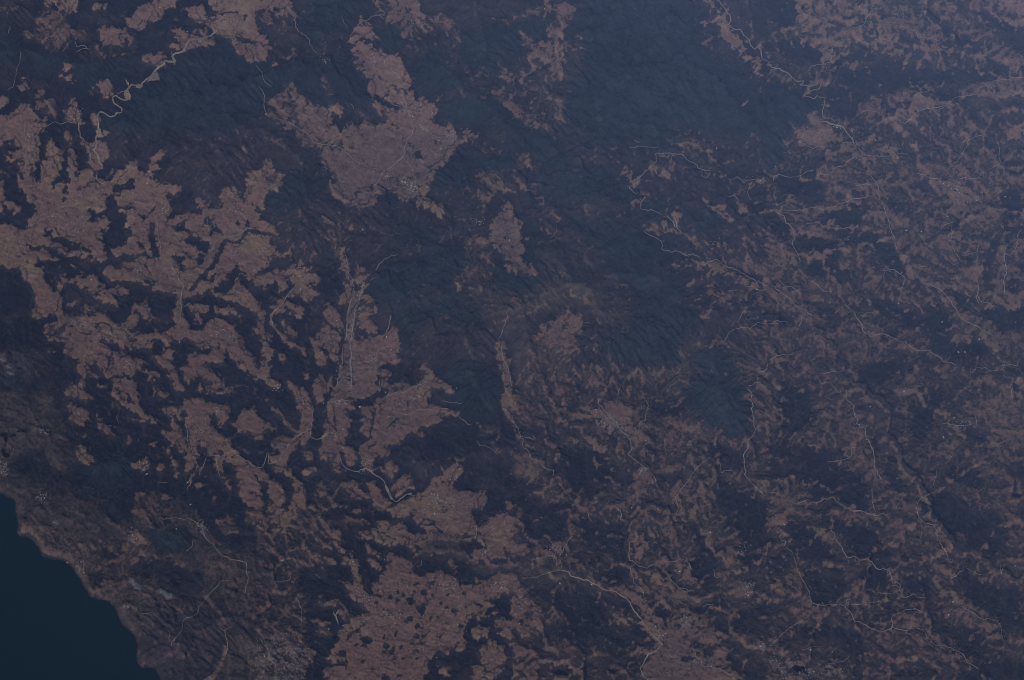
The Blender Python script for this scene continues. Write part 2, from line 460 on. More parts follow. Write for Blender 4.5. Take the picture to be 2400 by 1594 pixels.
b 75,68 80,68 82,80 84,92 88,100 95,104 101,102 102,92 101,82 98,90 93,84 92,90 90,96 88,97 90,104 88,108 91,112 84,118 82,123 77,127 78,116 80,112 83,108 80,100 82,97 79,92 76,80
b 80,100 86,107 82,107
q 91,112 98,108 100,100 102,104 98,118 93,125 91,140 89,150 88,157 82,157 82,140 85,125 88,115
Sd1.5 94,121 93,130 91,140 89,148
Sd1.5 85,122 82,135 81,150 80,157
Sd1.2 82,98 86,105 90,110
b 98,118 100,114 108,115 110,120 100,122
b 94,126 104,124 107,130 104,134 94,135
b 92,138 102,136 108,142 112,145 110,150 104,150 100,145 92,147
Sb2 108,124 110,130
b 89,155 108,153 120,148 130,142 132,157 89,157
d 92,148 106,152 98,154 92,152
b 68,122 76,128 78,135 80,145 80,157 52,157 55,150 60,148 62,140 64,135 60,132
Sd1.5 72,122 80,132
Sd2 60,138 72,144 80,152
Sb1 73,111 77,117
q 70,0 165,0 163,8 157,14 158,25 162,30 150,32 145,25 135,30 130,22 128,18 115,19 110,21 111,29 105,33 97,37 92,40 90,34 82,27 72,23 67,15
b 128,18 138,22 140,28 135,30 130,24
b 148,22 157,20 160,28 168,30 178,36 184,40 178,40 174,38 172,45 168,44 164,36 152,30
b 105,32 111,28 106,34
h 145,10 158,12 158,25 150,20
q 222,48 216,46 222,40 228,28 235,26 235,84 226,76 217,66 218,55 214,50
l 195,62 215,66 222,80 216,100 205,115 195,105 186,100 190,90 200,85 190,78
m 195,80 206,85 208,95 200,100 196,90
b 183,102 188,106 186,113
s 195,110 235,118 235,150 215,145
h 190,60 216,62 210,70 195,68
b 228,88 235,84 235,91
l 200,0 225,0 235,15 225,25 205,35
m 152,106 156,106 154,110
R1.8 118,1 113,10 108,15
R.7 146,5 147,20 145,22
R.7 110,93 113,86 120,80 130,77
R1 104,101 109,99
R1.2 124,133 121,145 119,150
R.6 129,122 133,119
R.6 138,114 143,111
R.9 81,72 83,84 85,94 88,100 91,108
R.9 98,102 98,110 94,118 92,122
V1 35,108 28,115 24,123 18,128 14,134 15,142 22,150 27,157
R1.2 89,108 91,112 87,120 84,130 83,145 82,157
R1.8 88,157 87,150 90,140 92,128 95,118 98,110 100,103
H30 86,157 92,128 96,118 94,130 90,157
R.6 232,128 229,140 222,157
H50 132,8 145,8 150,20 140,18
H26 36,90 46,88 46,100 36,102
H10 118,0 125,4 120,6
H22 96,102 100,104 98,115 94,118
H26 82,140 90,140 88,157 82,157
H12 0,70 10,75 5,80
H10 200,45 210,48 204,49
H14 60,150 80,140 78,157
X 134,10 135,11 137,11 146,15 41,109 156,6 98,54 121,5 74,138 233,64 205,47 120,153
T 1200 400
Fp
q 0,40 9,44 9,52 7,60 7,66 12,70 8,74 7,78 12,86 24,90 24,94 18,97 5,93 0,92
g 9,48 20,45 28,55 24,65 22,75 30,80 38,88 40,95 25,103 15,115 0,110 0,94 15,97 25,94 18,85 8,80 12,70 7,62
g 50,45 60,40 90,42 120,55 130,62 150,72 170,82 145,85 130,95 140,105 125,108 120,112 105,100 90,95 85,80 70,60 50,55
g 0,10 60,0 100,0 115,20 105,30 90,30 60,30 20,30
g 110,30 180,35 195,50 200,60 160,50 120,40
g 108,125 125,118 145,130 165,125 170,140 150,157 110,157
g 120,112 150,95 165,98 160,110 150,125 125,118
s 22,75 30,75 45,88 50,95 45,105 85,112 100,120 115,130 90,140 60,125 60,115 20,112 15,125 20,140 10,140 0,130 2,120 15,115 28,100 42,98
s 20,112 60,112 80,118 75,128 60,128 40,130 22,128 16,120
b 25,140 38,138 45,132 48,125 52,125 56,132 60,132 65,130 65,140 66,152 60,152 56,157 20,157 19,150 25,148
q 26,145 44,140 46,150 60,152 50,157 28,157
b 46,130 56,133 56,142 46,140
d 45,140 51,142 51,147 46,146
m 0,118 8,115 6,128 0,128
l 18,20 30,25 42,40 42,58 30,62 25,50 28,35
l 0,5 15,10 28,15 15,18 0,15
b 11,62 16,65 13,69
s 52,30 70,28 85,35 105,38 110,45 95,44 70,38
b 100,0 106,2 112,8 120,4 118,8 112,13 108,14 104,8
b 138,0 150,0 146,6 153,8 150,10 144,7
m 108,28 122,24 128,20 135,24 125,26 118,30 110,32
b 142,34 148,36 156,40 155,44 152,50 149,46 148,40
b 132,38 140,37 138,42
b 138,44 142,47 144,52 140,54
m 120,44 124,46 136,54 134,60 128,58 122,54
b 143,53 150,54 149,57
b 185,0 195,2 200,8 195,7
Sb1.5 176,25 178,31 188,37 195,42 202,46
b 188,30 198,28 200,33
b 203,20 208,30 216,31 214,36 210,40 207,34
b 213,10 222,8 224,15
b 224,4 235,5 235,15 228,14
b 225,30 229,28 228,33
h 226,38 235,36 230,46
b 219,58 230,56 229,62 222,60
Sm2 188,48 193,56 200,62 207,66
l 185,50 198,52 200,62 190,60
Sh1.5 150,54 160,60 175,66
Sl2 155,62 178,70
b 175,66 190,66 198,70 197,74 185,70 178,70
m 195,70 215,68 220,78 235,82 235,100 215,90 200,88
b 148,86 154,86 153,89 148,88
b 150,82 160,80 175,84 190,84 196,88 205,92 215,98 225,100 235,106 235,112 225,108 215,105 210,100 200,95 190,93 182,96 175,100 166,105 158,110 165,100 175,95 185,90 178,88 168,88
m 180,105 200,110 215,105 220,115 205,122 198,128 190,120 180,115
b 180,112 195,112 205,118 198,127 188,118
b 165,115 172,118 170,121
b 170,125 175,123 173,127
b 167,135 170,135 169,140
m 174,130 184,128 178,136
m 210,128 225,122 235,122 235,130 215,130
h 205,146 215,142 225,141 235,143 235,157 225,150
m 224,105 232,110 228,120 222,118
R1 133,4 132,0
R1.2 125,0 121,1 118,6 112,8
R1 119,8 114,11 108,15 107,17 110,18 115,22
R1 122,25 118,30 118,35 124,37 132,37 138,41
R1.3 142,42 147,47 150,53
R1 146,39 150,46 151,53 155,56 162,60
R1.2 121,55 128,60 133,62 136,65 137,72 141,74 147,76 150,74 155,76 160,78 166,77 171,80 174,84 178,84 188,83 193,86 202,90 212,96 222,100 235,106
R.9 138,66 140,64
R1 136,54 140,57 143,56 142,52
R.9 195,157 200,148 208,145 218,145 224,141 232,141
R.8 207,140 210,134 217,126
R.8 198,111 208,110
R.8 215,107 222,106 226,110 235,110
R.9 200,8 206,5 212,8 218,9 226,8
R.7 219,14 217,20 219,27
R.7 195,24 204,23 208,28
R.6 41,52 40,56 35,62
R.7 175,0 174,5 179,6 182,2
R.7 203,22 209,22 211,16 215,20
R.6 180,66 186,65 192,69
R.6 66,140 72,141
H8 108,6 114,10
H8 176,82 190,86 180,86
X 176,84 228,9 225,109 122,25
T 1800 400
Fm
d 8,0 45,0 48,12 55,20 45,25 25,25 12,20 8,10
d 0,38 10,42 18,50 22,55 20,65 12,60 5,55 0,50
d 26,24 50,22 55,28 35,32
d 62,35 85,30 98,32 90,40 85,50 70,52 60,48 50,50 48,44
d 55,52 90,54 105,58 110,65 118,72 122,82 128,92 122,95 105,85 95,75 75,62 60,60
d 28,55 60,65 68,75 65,85 52,82 40,75 28,72
d 35,80 60,85 80,95 95,102 105,115 95,118 75,105 55,100 35,95
d 130,10 145,8 152,20 140,20
d 112,25 125,28 125,40 115,38
d 10,68 12,80 6,80 6,72
d 76,18 84,16 85,22 78,23
Sd1.5 130,28 130,45 134,55 142,66 148,72 160,75 172,86 180,90 186,98 192,104
d 42,120 60,125 72,140 60,142 48,135
d 0,130 20,132 28,140 15,142 0,140
d 90,118 115,120 125,130 135,140 150,145 165,157 120,140 100,130
d 125,130 148,122 165,128 170,145 168,157 150,157 130,142
d 165,108 190,114 195,125 175,125
d 185,128 235,125 235,145 215,148 195,135
d 200,62 212,62 208,80 205,100 200,110 195,90 203,80
d 212,20 230,15 235,40 220,45 212,35
d 208,50 235,52 235,57 215,57
d 218,80 235,85 235,95 225,90
d 220,95 232,98 228,112 222,110
d 172,75 195,80 190,85 178,82
d 8,108 14,104 28,112 22,112
l 75,100 110,100 125,110 115,118 90,116
l 80,62 100,75 105,90 90,92 78,80
h 162,0 185,0 188,15 205,10 212,25 215,40 205,55 195,60 185,52 178,50 170,45 168,30 162,20 158,8
q 165,15 180,18 182,40 172,46 168,30
h 196,28 212,30 214,45 200,50 192,40
h 150,62 170,58 182,62 175,75 160,70
h 172,90 180,88 185,95 190,102 180,102 170,97
b 183,88 190,86 198,88 195,98 193,104 186,100
h 218,85 228,88 222,95
h 215,115 230,118 228,128 218,128
h 228,60 235,58 235,85 225,78
h 0,105 12,112 22,122 32,128 40,132 30,133 15,125 0,115
b 34,56 42,56 44,61 38,62
b 32,65 42,66 36,67
b 36,74 46,72 50,76 56,82 48,80 40,77
h 56,80 64,84 68,90 62,88
b 55,42 64,43 62,48 56,47
h 90,38 105,35 108,45 95,47
h 100,48 112,55 110,65 103,62
b 92,68 98,70 92,78
b 92,96 98,93 98,98 92,99
b 127,120 135,121 140,128 132,126
b 152,86 156,88 154,93
h 0,20 15,28 8,32 0,30
h 0,56 12,60 18,70 20,85 10,90 0,85
h 54,14 70,12 64,18 55,18
d 182,10 188,10 188,14 182,14
d 190,35 196,38 192,42
Sh2.5 108,34 111,44 114,58 117,70
R1 5,10 6,6 10,4 14,5 20,7 30,4 36,1 42,0
R.9 48,0 50,4 55,4 60,1
R.8 6,14 5,22 7,28 7,32 20,28 25,25
R.9 12,36 22,37 32,38 36,35 48,36 57,34
R1 60,34 64,32 74,28 78,26 85,25 92,24 92,20
R1 90,2 96,7 99,13 101,19
R.8 80,14 88,14 95,13
R1.2 99,18 103,26 106,32 109,40 112,50 114,59 117,68 119,74
R1 35,49 45,48 52,52 64,54 75,52
R1 7,38 14,42 17,48 21,50 24,54 24,62 22,68 25,74 28,80 29,86
R1.2 3,106 12,112 20,118 28,126 36,131 42,134
R.7 9,100 16,106 26,110 30,114
R.8 40,101 46,107 52,112 58,111
R1.1 66,116 72,124 80,132 85,142 88,150 92,153 100,151 106,151 118,156
R.8 83,134 100,130
R.9 106,98 107,92 116,92 124,97 126,100 124,106 119,110
R1.2 140,100 144,104 154,106 160,110 166,118 172,126 176,134 179,138 188,141 198,147 206,152
R.7 90,91 98,90
R.7 135,91 146,88
R1 136,3 145,5 150,8 158,8
R.9 183,78 192,75 194,68
R.9 216,76 223,77 228,72 229,60 233,54
R.9 217,77 219,90 217,100 217,114
R.8 192,105 193,116 196,120 205,124 212,126
R.8 170,48 165,50 156,55
R.6 168,50 169,70 178,85
R.7 175,8 180,6 190,8 197,3
R.9 0,141 8,138 18,140
R.7 30,132 30,140 26,148
R.7 118,74 124,77 128,80
R.6 193,104 192,118 194,124
R.5 46,136 49,138
H22 165,12 178,14 175,20 166,18
H14 192,22 200,24 192,30
X 173,17 173.6,17.5 218,24 183,29 161,12 123,94 101,130 194,155 120,122 165,42 127,55 141,56 198,2 160,139
T 0 800
Fd
p 0,0 40,0 45,20 35,35 0,32
g 60,150 80,105 110,100 140,100 120,125 100,130 75,118
o 0,45 10,48 45,48 50,60 58,70 60,82 65,95 65,110 60,120 45,110 40,100 20,100 10,110 0,120
o 12,120 35,130 60,140 90,145 98,157 14,157 14,145 0,138 0,115
b 58,6 62,2 62,0 75,0 92,3 100,6 106,12 112,14 125,15 133,18 133,23 126,27 122,32 115,30 108,33 102,33 97,33 95,28 90,24 88,18 80,22 82,28 88,31 91,33 86,33 78,30 76,34 72,28 70,22 74,18 70,14 60,14
m 42,6 48,6 52,11 46,12
m 38,18 46,18 44,21
l 42,24 50,26 48,30
b 95,0 104,0 102,2
b 110,0 140,0 141,5 137,6 130,5 120,8 114,4
b 139,5 141,14 150,12 152,4 160,8 160,15 158,20 162,28 165,36 170,42 168,46 160,42 156,35 150,24 145,18 137,14
b 178,0 200,0 195,5 185,7 180,5
b 201,0 222,0 226,6 235,16 235,34 230,30 222,22 214,16 208,8
b 173,14 182,13 194,12 195,7 200,7 204,10 207,18 207,23 202,20 196,19 190,20 186,23 190,26 194,27 198,31 204,34 206,38 202,40 195,38 190,36 182,34 175,35 176,41 172,39 168,30 166,24 172,22
b 182,40 192,40 202,44 212,42 220,46 205,48 195,48 184,44
Sb.8 216,40 230,41
Sm1 172,48 182,46 192,48
b 168,56 175,52 183,52 190,56 200,57 208,58 212,63 211,70 206,76 202,80 201,70 198,66 192,69 194,76 200,84 208,88 211,94 215,98 219,103 225,108 235,115 235,157 228,150 220,140 218,130 216,120 212,113 206,110 200,106 190,104 188,104 188,98 182,90 178,92 180,98 184,106 180,106 174,96 174,88 172,82 170,76 172,68 170,62
b 235,62 225,62 218,70 218,74 212,76 220,82 228,86 235,92
b 102,36 116,33 124,38 126,45 128,50 126,55 132,62 133,68 138,67 144,72 142,75 136,72 130,68 120,64 112,58 110,54 104,50 98,44 103,48 104,42
d 108,44 111,45 110,50 106,48
d 114,46 118,50 124,58 118,56
b 72,34 78,36 76,42 72,44 80,46 75,48 85,51 86,53 78,55 70,52 62,50 59,46 64,43 70,40
b 88,40 94,41 92,43
b 132,24 140,26 147,31 147,34 143,37 136,36 138,32
b 146,38 149,40 146,50 144,54 142,48
b 145,47 155,48 157,50 150,52 147,54
b 62,57 66,56 70,60 76,62 82,66 81,70 77,74 78,79 72,76 68,74 64,72 63,66
b 88,67 94,70 93,74 100,76 104,82 107,86 104,89 98,85 90,80 90,75
b 74,84 79,85 80,89 75,88
b 70,91 78,96 80,103 85,106 85,112 78,114 72,108 70,102
Sb.8 83,96 82,104
b 114,68 120,70 130,72 135,75 122,73
b 112,62 118,64 120,66
m 100,56 110,58 112,64 100,62
b 117,86 122,88 122,92 116,96 113,96
b 127,91 133,96 129,93
b 137,95 144,92 142,96
l 90,88 98,92 94,96
b 118,114 125,110 134,107 138,110 138,117 132,120 126,116
b 140,110 150,114 152,118 148,120 142,114
b 145,78 155,82 163,82 170,90 172,97 168,104 162,98 158,92 150,86
b 148,96 155,98 160,104 164,110 165,120 165,126 162,125 160,115 155,104
b 148,60 155,60 165,60 170,60 165,68 160,72 165,80 166,84 158,78 158,70 152,66
b 174,98 178,108 178,114 172,122 168,124 170,115 169,105
b 175,122 180,120 176,128 170,132
b 187,112 186,122 180,126 184,116
b 198,106 204,112 206,120 211,127 208,128 200,122
b 205,126 213,132 211,138
b 178,130 185,132 182,136
b 146,138 152,140 158,142 155,146 148,144
m 124,138 145,140 165,145 165,157 124,157
b 194,142 198,142 196,146
b 62,138 65,140 65,147 61,145
Sd1.5 100,14 100,22 97,28
Sd1 128,70 136,74 140,78
w 0,139 6,142 14,148 13,157 0,157
R.8 190,105 200,105 208,108
R1 208,107 220,105 228,110 235,116
R1 190,107 187,114 184,124
R.8 176,129 172,137
V.8 170,70 172,80 172,90 174,96
R.6 13,98 10,106
R.7 145,130 154,130
R.7 108,68 109,76
R.5 188,70 189,98
V.7 176,96 178,106 180,112 181,120
V.8 198,106 200,114 202,124
H16 105,20 120,20 115,28
H12 70,60 80,68 72,72
H16 126,110 138,112 134,120
H26 0,108 6,114 4,122 0,125
H22 34,138 42,140 40,148
H14 36,78 44,83 38,84
H12 195,60 210,68 200,64
H8 180,78 184,84 180,84
H8 68,38 76,42 70,44
X 165,1 135,122 175,150 172,130
T 600 800
Fd
p 135,0 220,0 222,20 200,25 150,22 135,18
g 180,25 200,20 225,40 225,60 200,80 188,60 165,50
p 190,100 235,95 235,115 200,112
p 130,110 190,105 200,125 160,130
l 200,75 220,80 222,92 205,88
l 60,128 80,130 82,140 90,148 85,157 55,157 50,140
b 8,0 13,5 18,8 14,16 12,24 10,34 18,35 25,40 20,44 14,42 8,36 2,32 0,30 0,21 4,26 8,16 4,20 6,12
Sd1 9,14 7,24
b 16,4 20,8 24,11 30,13 31,16 27,19 23,17 20,10
Sb2 28,0 38,4 42,8 48,14
b 45,18 51,20 52,26 50,32 46,36 44,40 47,30
b 26,37 32,36 38,40 44,41 47,48 52,56 54,62 53,70 52,80 50,86 46,86 42,84 38,84 42,76 44,70 40,62 38,56 36,48 30,42
Sq2 14,62 22,66 27,74 32,80 38,83
Sl3 0,45 10,52 16,60
b 40,84 48,84 50,90 46,96 40,94
b 0,68 8,72 14,76 16,84 10,82 4,88 0,94
b 24,92 30,88 38,86 40,92 34,97 32,104 26,112 14,112 12,104 22,104
m 15,90 25,85 30,90 20,98 14,96
b 0,114 6,118 12,122 15,130 10,130 2,128 0,120
b 28,110 34,122 42,128 46,136 46,148 54,152 52,157 28,157 34,145 36,138 34,128 28,122 18,120 12,114
b 14,130 22,130 26,136 28,142 24,150 20,157 10,157 13,145 10,138
b 0,128 4,134 5,145 6,157 0,157
b 43,105 50,101 51,110 46,109
b 42,117 50,115 56,119 50,122 44,122
b 52,0 76,0 76,12 74,22 70,14 66,10 68,8 60,6 64,12 66,20 64,23 58,23 56,18 54,10 51,6
b 56,32 60,30 62,36 66,38 67,31 71,30 71,34 68,42 64,50 58,56 53,50 52,45 54,38
q 80,0 88,0 88,30 87,50 84,54 68,54 70,46 74,40 76,34 78,20
b 88,0 132,0 133,7 128,12 134,18 130,20 118,19 114,24 118,32 111,35 111,40 115,44 110,50 100,52 88,52 89,30
d 118,20 130,19 140,22 138,35 134,30 128,34 124,40 122,34 112,34 114,30 125,30
b 112,38 118,34 122,38 118,42
b 114,26 126,28 124,32 116,32
l 118,42 142,38 140,46 125,46
b 68,55 90,54 94,60 90,65 84,62 82,63 86,70 86,78 84,86 82,94 84,97 90,97 92,105 92,112 88,116 82,108 78,100 77,108 78,116 84,120 90,122 82,120 76,122 70,120 72,110 68,108 60,108 58,100 60,92 58,88 64,82 63,75 66,68 67,60
Sd1 71,60 73,70 74,85
Sm1.5 75,88 73,100 70,110
d 53,56 66,58 66,68 62,76 64,84 58,90 52,90 50,85 54,66
d 87,64 95,62 97,78 98,88 102,88 100,93 92,97 86,95 86,85 88,75
b 96,60 106,58 107,66 106,76 104,86 100,86 97,76
b 108,58 116,50 124,46 138,44 150,38 155,32 152,26 157,20 162,24 164,32 172,36 178,40 184,48 176,48 172,44 162,44 158,52 156,58 162,58 170,60 182,64 188,66 180,68 172,70 164,76 152,78 155,84 150,86 142,84 136,90 124,92 132,92 132,96 122,96 122,104 118,106 110,112 105,120 98,118 98,108 94,102 96,96 104,90 108,80 110,68
q 118,70 130,66 138,66 134,74 125,82 120,90 110,92 105,94 118,84 120,76
Sd1 120,80 128,72 136,68
Sd2 110,62 108,72 106,80 104,88 98,93
Sd2.5 92,57 102,57 107,52 112,46
Sd1.5 104,98 109,95
b 116,118 124,108 130,115 132,120 126,122 128,126 122,126
d 108,112 112,104 120,108 122,112 114,118 110,118
d 90,98 96,104 97,112 94,118 84,116 92,112
b 126,130 136,122 143,128 146,134 138,138 130,142 124,138
b 80,129 98,130 96,134 102,140 100,130 106,127 112,134 115,140 122,146 128,150 140,145 150,140 160,134 162,128 168,122 174,122 180,112 186,110 192,114 188,122 184,128 180,132 186,140 190,136 200,138 210,138 212,145 208,157 90,157 92,148 86,143 82,138
d 98,130 102,132 105,140 104,142
d 87,134 90,134 89,139
d 96,146 104,144 108,148 100,157 90,157 92,147
m 110,150 130,152 125,157 110,157
d 180,128 200,126 205,136 190,134
Sd3.5 75,126 90,126 105,124 112,128 118,133
Sd2.5 118,133 123,142 127,146 134,142 142,136
Sb1.5 170,115 173,122
b 220,0 228,0 230,10 233,25 235,40 235,75 228,65 225,55 228,45 226,30 222,14
b 229,145 235,145 235,157 229,157
Sd3 48,12 50,22 50,34 48,44 54,56
Sd3 66,12 72,24 72,36
R1.1 52,60 52,72 50,82 42,84 38,88 30,94 25,102 22,110 14,113 11,113 11,104 10,103 8,110 6,116 0,117
V1.1 50,82 50,88 54,91 59,90 64,85 72,84 78,86
V1.3 77,106 78,112 84,118 92,120 100,118 106,120 112,125 118,129 119,134 122,142 127,148 132,146 138,141 146,142
y 118,132 121,134 124,142 127,146 124,146 121,140
y 60,88 66,83 67,85 62,90
y 137,141 143,139 143,141
R2.2 87,2 87,20 88,30 87,45
H30 86,2 89,2 89,48 86,48
H20 78,10 82,10 78,44 74,40
R.8 88,20 100,19 110,17 112,8 122,6
R.8 120,50 135,46 148,42 160,35 164,34
R.7 125,64 140,68 150,62 175,63 186,66 187,70 198,77
R1.2 226,2 228,16 232,28 235,42
R.7 203,92 206,95 212,97 220,102 223,98
R1 66,56 80,55 90,55
R.7 113,36 114,44
R.6 170,54 178,56 190,57
R1 80,5 79,20 77,32 74,42
R.8 150,144 165,143 172,148 182,156
R.8 12,34 20,39
R.7 110,60 118,52 124,50
H20 68,54 86,54 84,58 68,60
H12 104,10 112,15 108,20
H14 92,20 108,24 110,30
H20 132,50 150,50 140,65 125,58
H26 98,104 106,108 104,118 98,118
H20 158,140 172,144 168,148
H16 175,122 184,116 186,126 176,130
H16 44,52 50,60 46,62
H14 18,38 22,42 18,44
H16 85,10 88,48 86,48
H14 70,84 76,88 70,88
H40 150,145 200,142 195,157 150,157
X 95,60 95.6,60.6 77,55 62,57 80,81 80,98 187,117 124,8 184,43 20,43 122,69 150,51 119,47
T 1200 800
Fl
g 85,0 150,0 155,15 150,25 110,22 90,15 85,5
p 55,5 90,8 110,25 60,25
g 158,45 165,30 200,32 212,45 218,55 218,75 215,85 205,92 195,85 185,78 175,68 155,60
g 160,10 180,5 200,10 210,30 175,28
s 0,0 12,0 25,10 22,20 18,18 12,22 8,30 2,35 0,38
h 32,0 60,0 58,8 48,8 36,8 32,4
h 30,48 42,42 50,42 54,48 50,55 42,56 32,53
m 65,22 80,24 85,30 80,36 70,32
h 90,20 97,21 94,26
m 90,20 97,22 105,30 100,38 90,40
h 108,22 118,22 124,30 118,32 110,27
b 132,27 137,28 136,34 132,32
h 125,34 134,38 128,41
Sb2 72,40 78,38 86,41
h 150,28 165,27 162,32
m 140,42 152,42 150,48 142,46
h 34,32 44,34 42,36
h 12,35 18,36 17,40 12,39
h 0,48 8,52 10,60 0,64
b 67,57 75,60 80,64 85,62 88,55 95,54 105,60 115,65 108,68 110,74 118,78 122,90 124,96 126,105 131,110 128,112 120,106 114,96 112,90 105,84 98,78 90,72 85,68 78,70 72,68 66,63
Sb2.5 44,62 52,66 62,68 72,70 80,68
m 20,60 32,62 30,66 22,64
m 62,74 80,72 92,80 88,84 75,80 65,80
q 76,66 92,68 98,78 95,82 85,78
h 105,44 110,48 110,58 107,60
h 112,54 116,55 113,60
h 120,60 124,66 122,70
b 46,90 54,87 62,90 64,95 58,94 50,92
h 68,88 82,84 88,92 90,98 100,96 102,102 92,102 84,104 76,96
h 137,74 142,73 144,76 140,84 146,82 150,86 148,90 150,96 144,100 146,106 140,114 136,105 134,95 130,92 135,85
h 150,75 165,70 180,76 188,84 192,82 200,90 208,96 215,100 208,100 195,94 185,86 175,80 165,82 155,84
h 108,96 120,92 124,100 130,105 128,112 122,106 116,100
h 155,96 160,98 162,105 168,108 160,112 152,110
m 150,110 175,104 180,108 170,120 160,115
h 130,120 138,113 150,112 152,118 148,122 138,125
h 115,110 118,116 128,122 132,128 125,130 110,124
h 165,125 172,115 180,114 186,122 186,140 182,157 165,157 150,157 148,145 138,142 150,130 158,128
d 170,120 176,118 176,125 172,126
d 155,140 162,142 160,146 154,144
m 90,105 105,110 115,118 110,116 95,110
b 72,116 80,115 84,118 78,122 76,128 74,127 75,120
h 108,125 115,123 125,130 128,138 120,145 110,150 98,150 100,140 106,132
d 110,142 125,143 122,147 110,145
h 92,148 105,152 120,157 95,157
m 80,130 95,130 102,138 95,145
m 22,125 38,122 48,130 52,140 55,150 40,140 25,142
h 60,148 72,150 85,154 65,157
m 0,112 20,108 22,120 35,125 20,126 0,120
d 0,75 10,78 30,80 45,88 30,95 15,92
d 50,96 75,98 90,106 88,115 105,118 115,118 112,130 100,128 85,130 72,140 55,135 42,118 40,105
d 0,125 20,130 22,145 55,150 60,157 0,157
d 20,55 60,58 66,62 40,61
d 60,48 66,55 60,58
d 128,96 134,100 134,110 128,106
d 155,82 165,84 158,90
d 88,80 98,84 100,92 90,92
d 130,122 160,118 158,128 145,130
d 188,120 200,128 220,140 235,145 235,157 186,157 188,135
d 145,128 148,135 142,132
d 186,90 205,98 212,112 200,118 190,108 180,100
d 55,40 68,42 68,50 56,48
d 126,55 150,50 158,65 135,72 126,66
m 195,120 212,124 222,135 235,140 235,148 220,136 205,128
h 215,125 235,125 235,140 225,135
m 205,88 220,84 222,95 212,100
h 228,62 235,62 235,78 224,76 222,72
h 225,12 235,8 235,20 228,22
h 216,30 222,26 224,32 218,34
R1.1 0,70 3,76 6,84 10,90 10,98 16,102 18,108 24,110 26,114 32,118 38,118 37,124
R.7 7,87 14,88 20,91
R1.2 80,52 79,57 82,62 88,66 92,72 98,80 105,86 110,93 110,98 107,104 112,108 118,113 124,118 130,124 132,130
R.9 123,54 125,60 122,67 122,72 117,75 117,85 118,92
R1 152,157 151,145 154,138 162,128 167,120 174,113 182,107
R.8 188,108 192,115 192,122 196,119 204,120 206,124
R1 235,20 232,28 226,28 225,33 227,38 220,40 215,43 220,46 220,54 222,56 221,64 223,75 223,84 218,90 217,98 213,104 214,115 213,122 219,128 225,136 232,142
R.8 95,152 98,156
R.6 100,42 97,50
R.6 160,98 163,92 172,90
R.5 140,90 142,105
R.6 42,130 50,138 54,145 58,147
R.6 140,130 143,134 146,132
H60 78,66 95,68 100,80 90,82 80,76
H18 116,116 124,120 120,124
H14 98,78 110,90 104,86
X 77,63 82,74 120,117 123,91 134,154 110,153 123,119
T 1800 800
Fl
m 40,0 110,0 100,15 110,25 80,30 70,25 50,15
m 45,50 75,48 85,70 95,90 105,120 105,130 100,157 92,157 95,130 85,118 80,100 65,92 45,95 25,95 20,88 40,80 45,70
h 27,4 30,8 28,20 27,12
h 0,16 10,14 25,14 25,18 15,18 5,20 10,28 0,26
h 30,20 42,16 40,24 32,26
h 70,30 80,45 78,48 70,45 62,38 55,35
m 120,25 132,20 130,32 140,30 150,35 152,45 145,52 130,50 120,46
b 122,46 130,42 148,42 146,47 128,48
b 138,58 142,58 140,61
m 160,75 190,60 235,45 235,100 215,110 225,130 200,120 185,110 190,90 175,90 165,80
h 200,50 215,48 210,60 200,70 195,62
h 205,85 235,80 235,95 215,100
h 188,108 205,110 215,116 225,120 220,124 205,118 190,114
m 105,2 150,4 150,15 170,22 185,25 200,28 210,30 195,40 175,35 160,30 145,12
h 130,4 145,6 160,14 150,14
h 200,0 235,0 235,8 222,10 215,12 205,5
h 82,98 95,100 105,105 105,120 100,122 88,112 84,115 80,105
h 78,80 90,80 92,90 84,88
h 50,82 62,86 75,92 62,92 50,88
m 120,105 140,108 150,120 150,130 140,140 130,130 122,120
m 150,90 175,85 180,100 165,115 155,105
h 0,62 8,70 6,75 0,75
h 15,135 20,132 30,140 38,148 42,157 0,157 0,142 12,145
m 15,125 30,130 35,140 15,140
m 95,142 110,142 110,157 92,157
h 115,148 125,145 135,152 138,157 115,157
h 145,140 155,137 150,145 140,150
m 170,130 235,140 235,150 205,150 200,142 175,145
m 195,148 220,150 220,157 190,157
b 133,75 145,73 145,80 134,81
b 122,88 130,88 128,93
d 0,95 45,97 72,100 75,110 55,115 80,120 90,130 92,145 90,157 80,155 60,142 45,150 40,145 32,128 15,125 0,130
d 10,38 42,45 40,60 42,75 20,85 8,70
d 150,0 200,0 205,12 170,18 152,8
d 85,20 120,15 130,10 125,30 115,30 100,40 85,35
d 110,100 120,110 125,140 112,140 108,120
d 145,48 165,45 155,60 150,75 145,90 130,90 135,70
d 165,115 195,118 200,135 170,128
d 180,80 205,80 200,92 182,92
d 140,145 165,140 190,150 190,157 142,157
d 5,18 18,18 20,24 10,22
R1 1,18 4,15 10,13 24,13
R.8 46,35 49,39 56,38 62,45 68,49
R1.1 70,45 72,46 71,52 75,57 79,60 79,66 83,71 81,75 88,80 90,87 93,91 95,97 98,107 98,118 102,122 105,128
R.7 55,111 65,110 75,108 77,99 83,98
V1 40,148 48,149 51,145 56,145 60,142 63,147 70,151 78,156 86,157
R1 120,0 128,3 138,8 148,9 158,15 165,20 175,21
R.8 185,30 192,25 200,25 205,28 211,27
R.8 212,23 220,22 228,23 231,17
R.6 186,24 186,31
R.6 230,25 235,30
R.8 225,40 224,52
R.6 155,117 153,135
R.6 163,113 171,104
R.8 136,157 137,148 142,143 150,139
R.6 191,68 192,78
R.6 160,76 170,77 185,78
R.8 0,140 8,140
R.8 19,146 25,150 31,148 38,146
R.6 49,30 60,29 70,26
R.6 117,155 121,148
R.6 96,135 97,150 99,157
H10 170,74 182,76 178,78
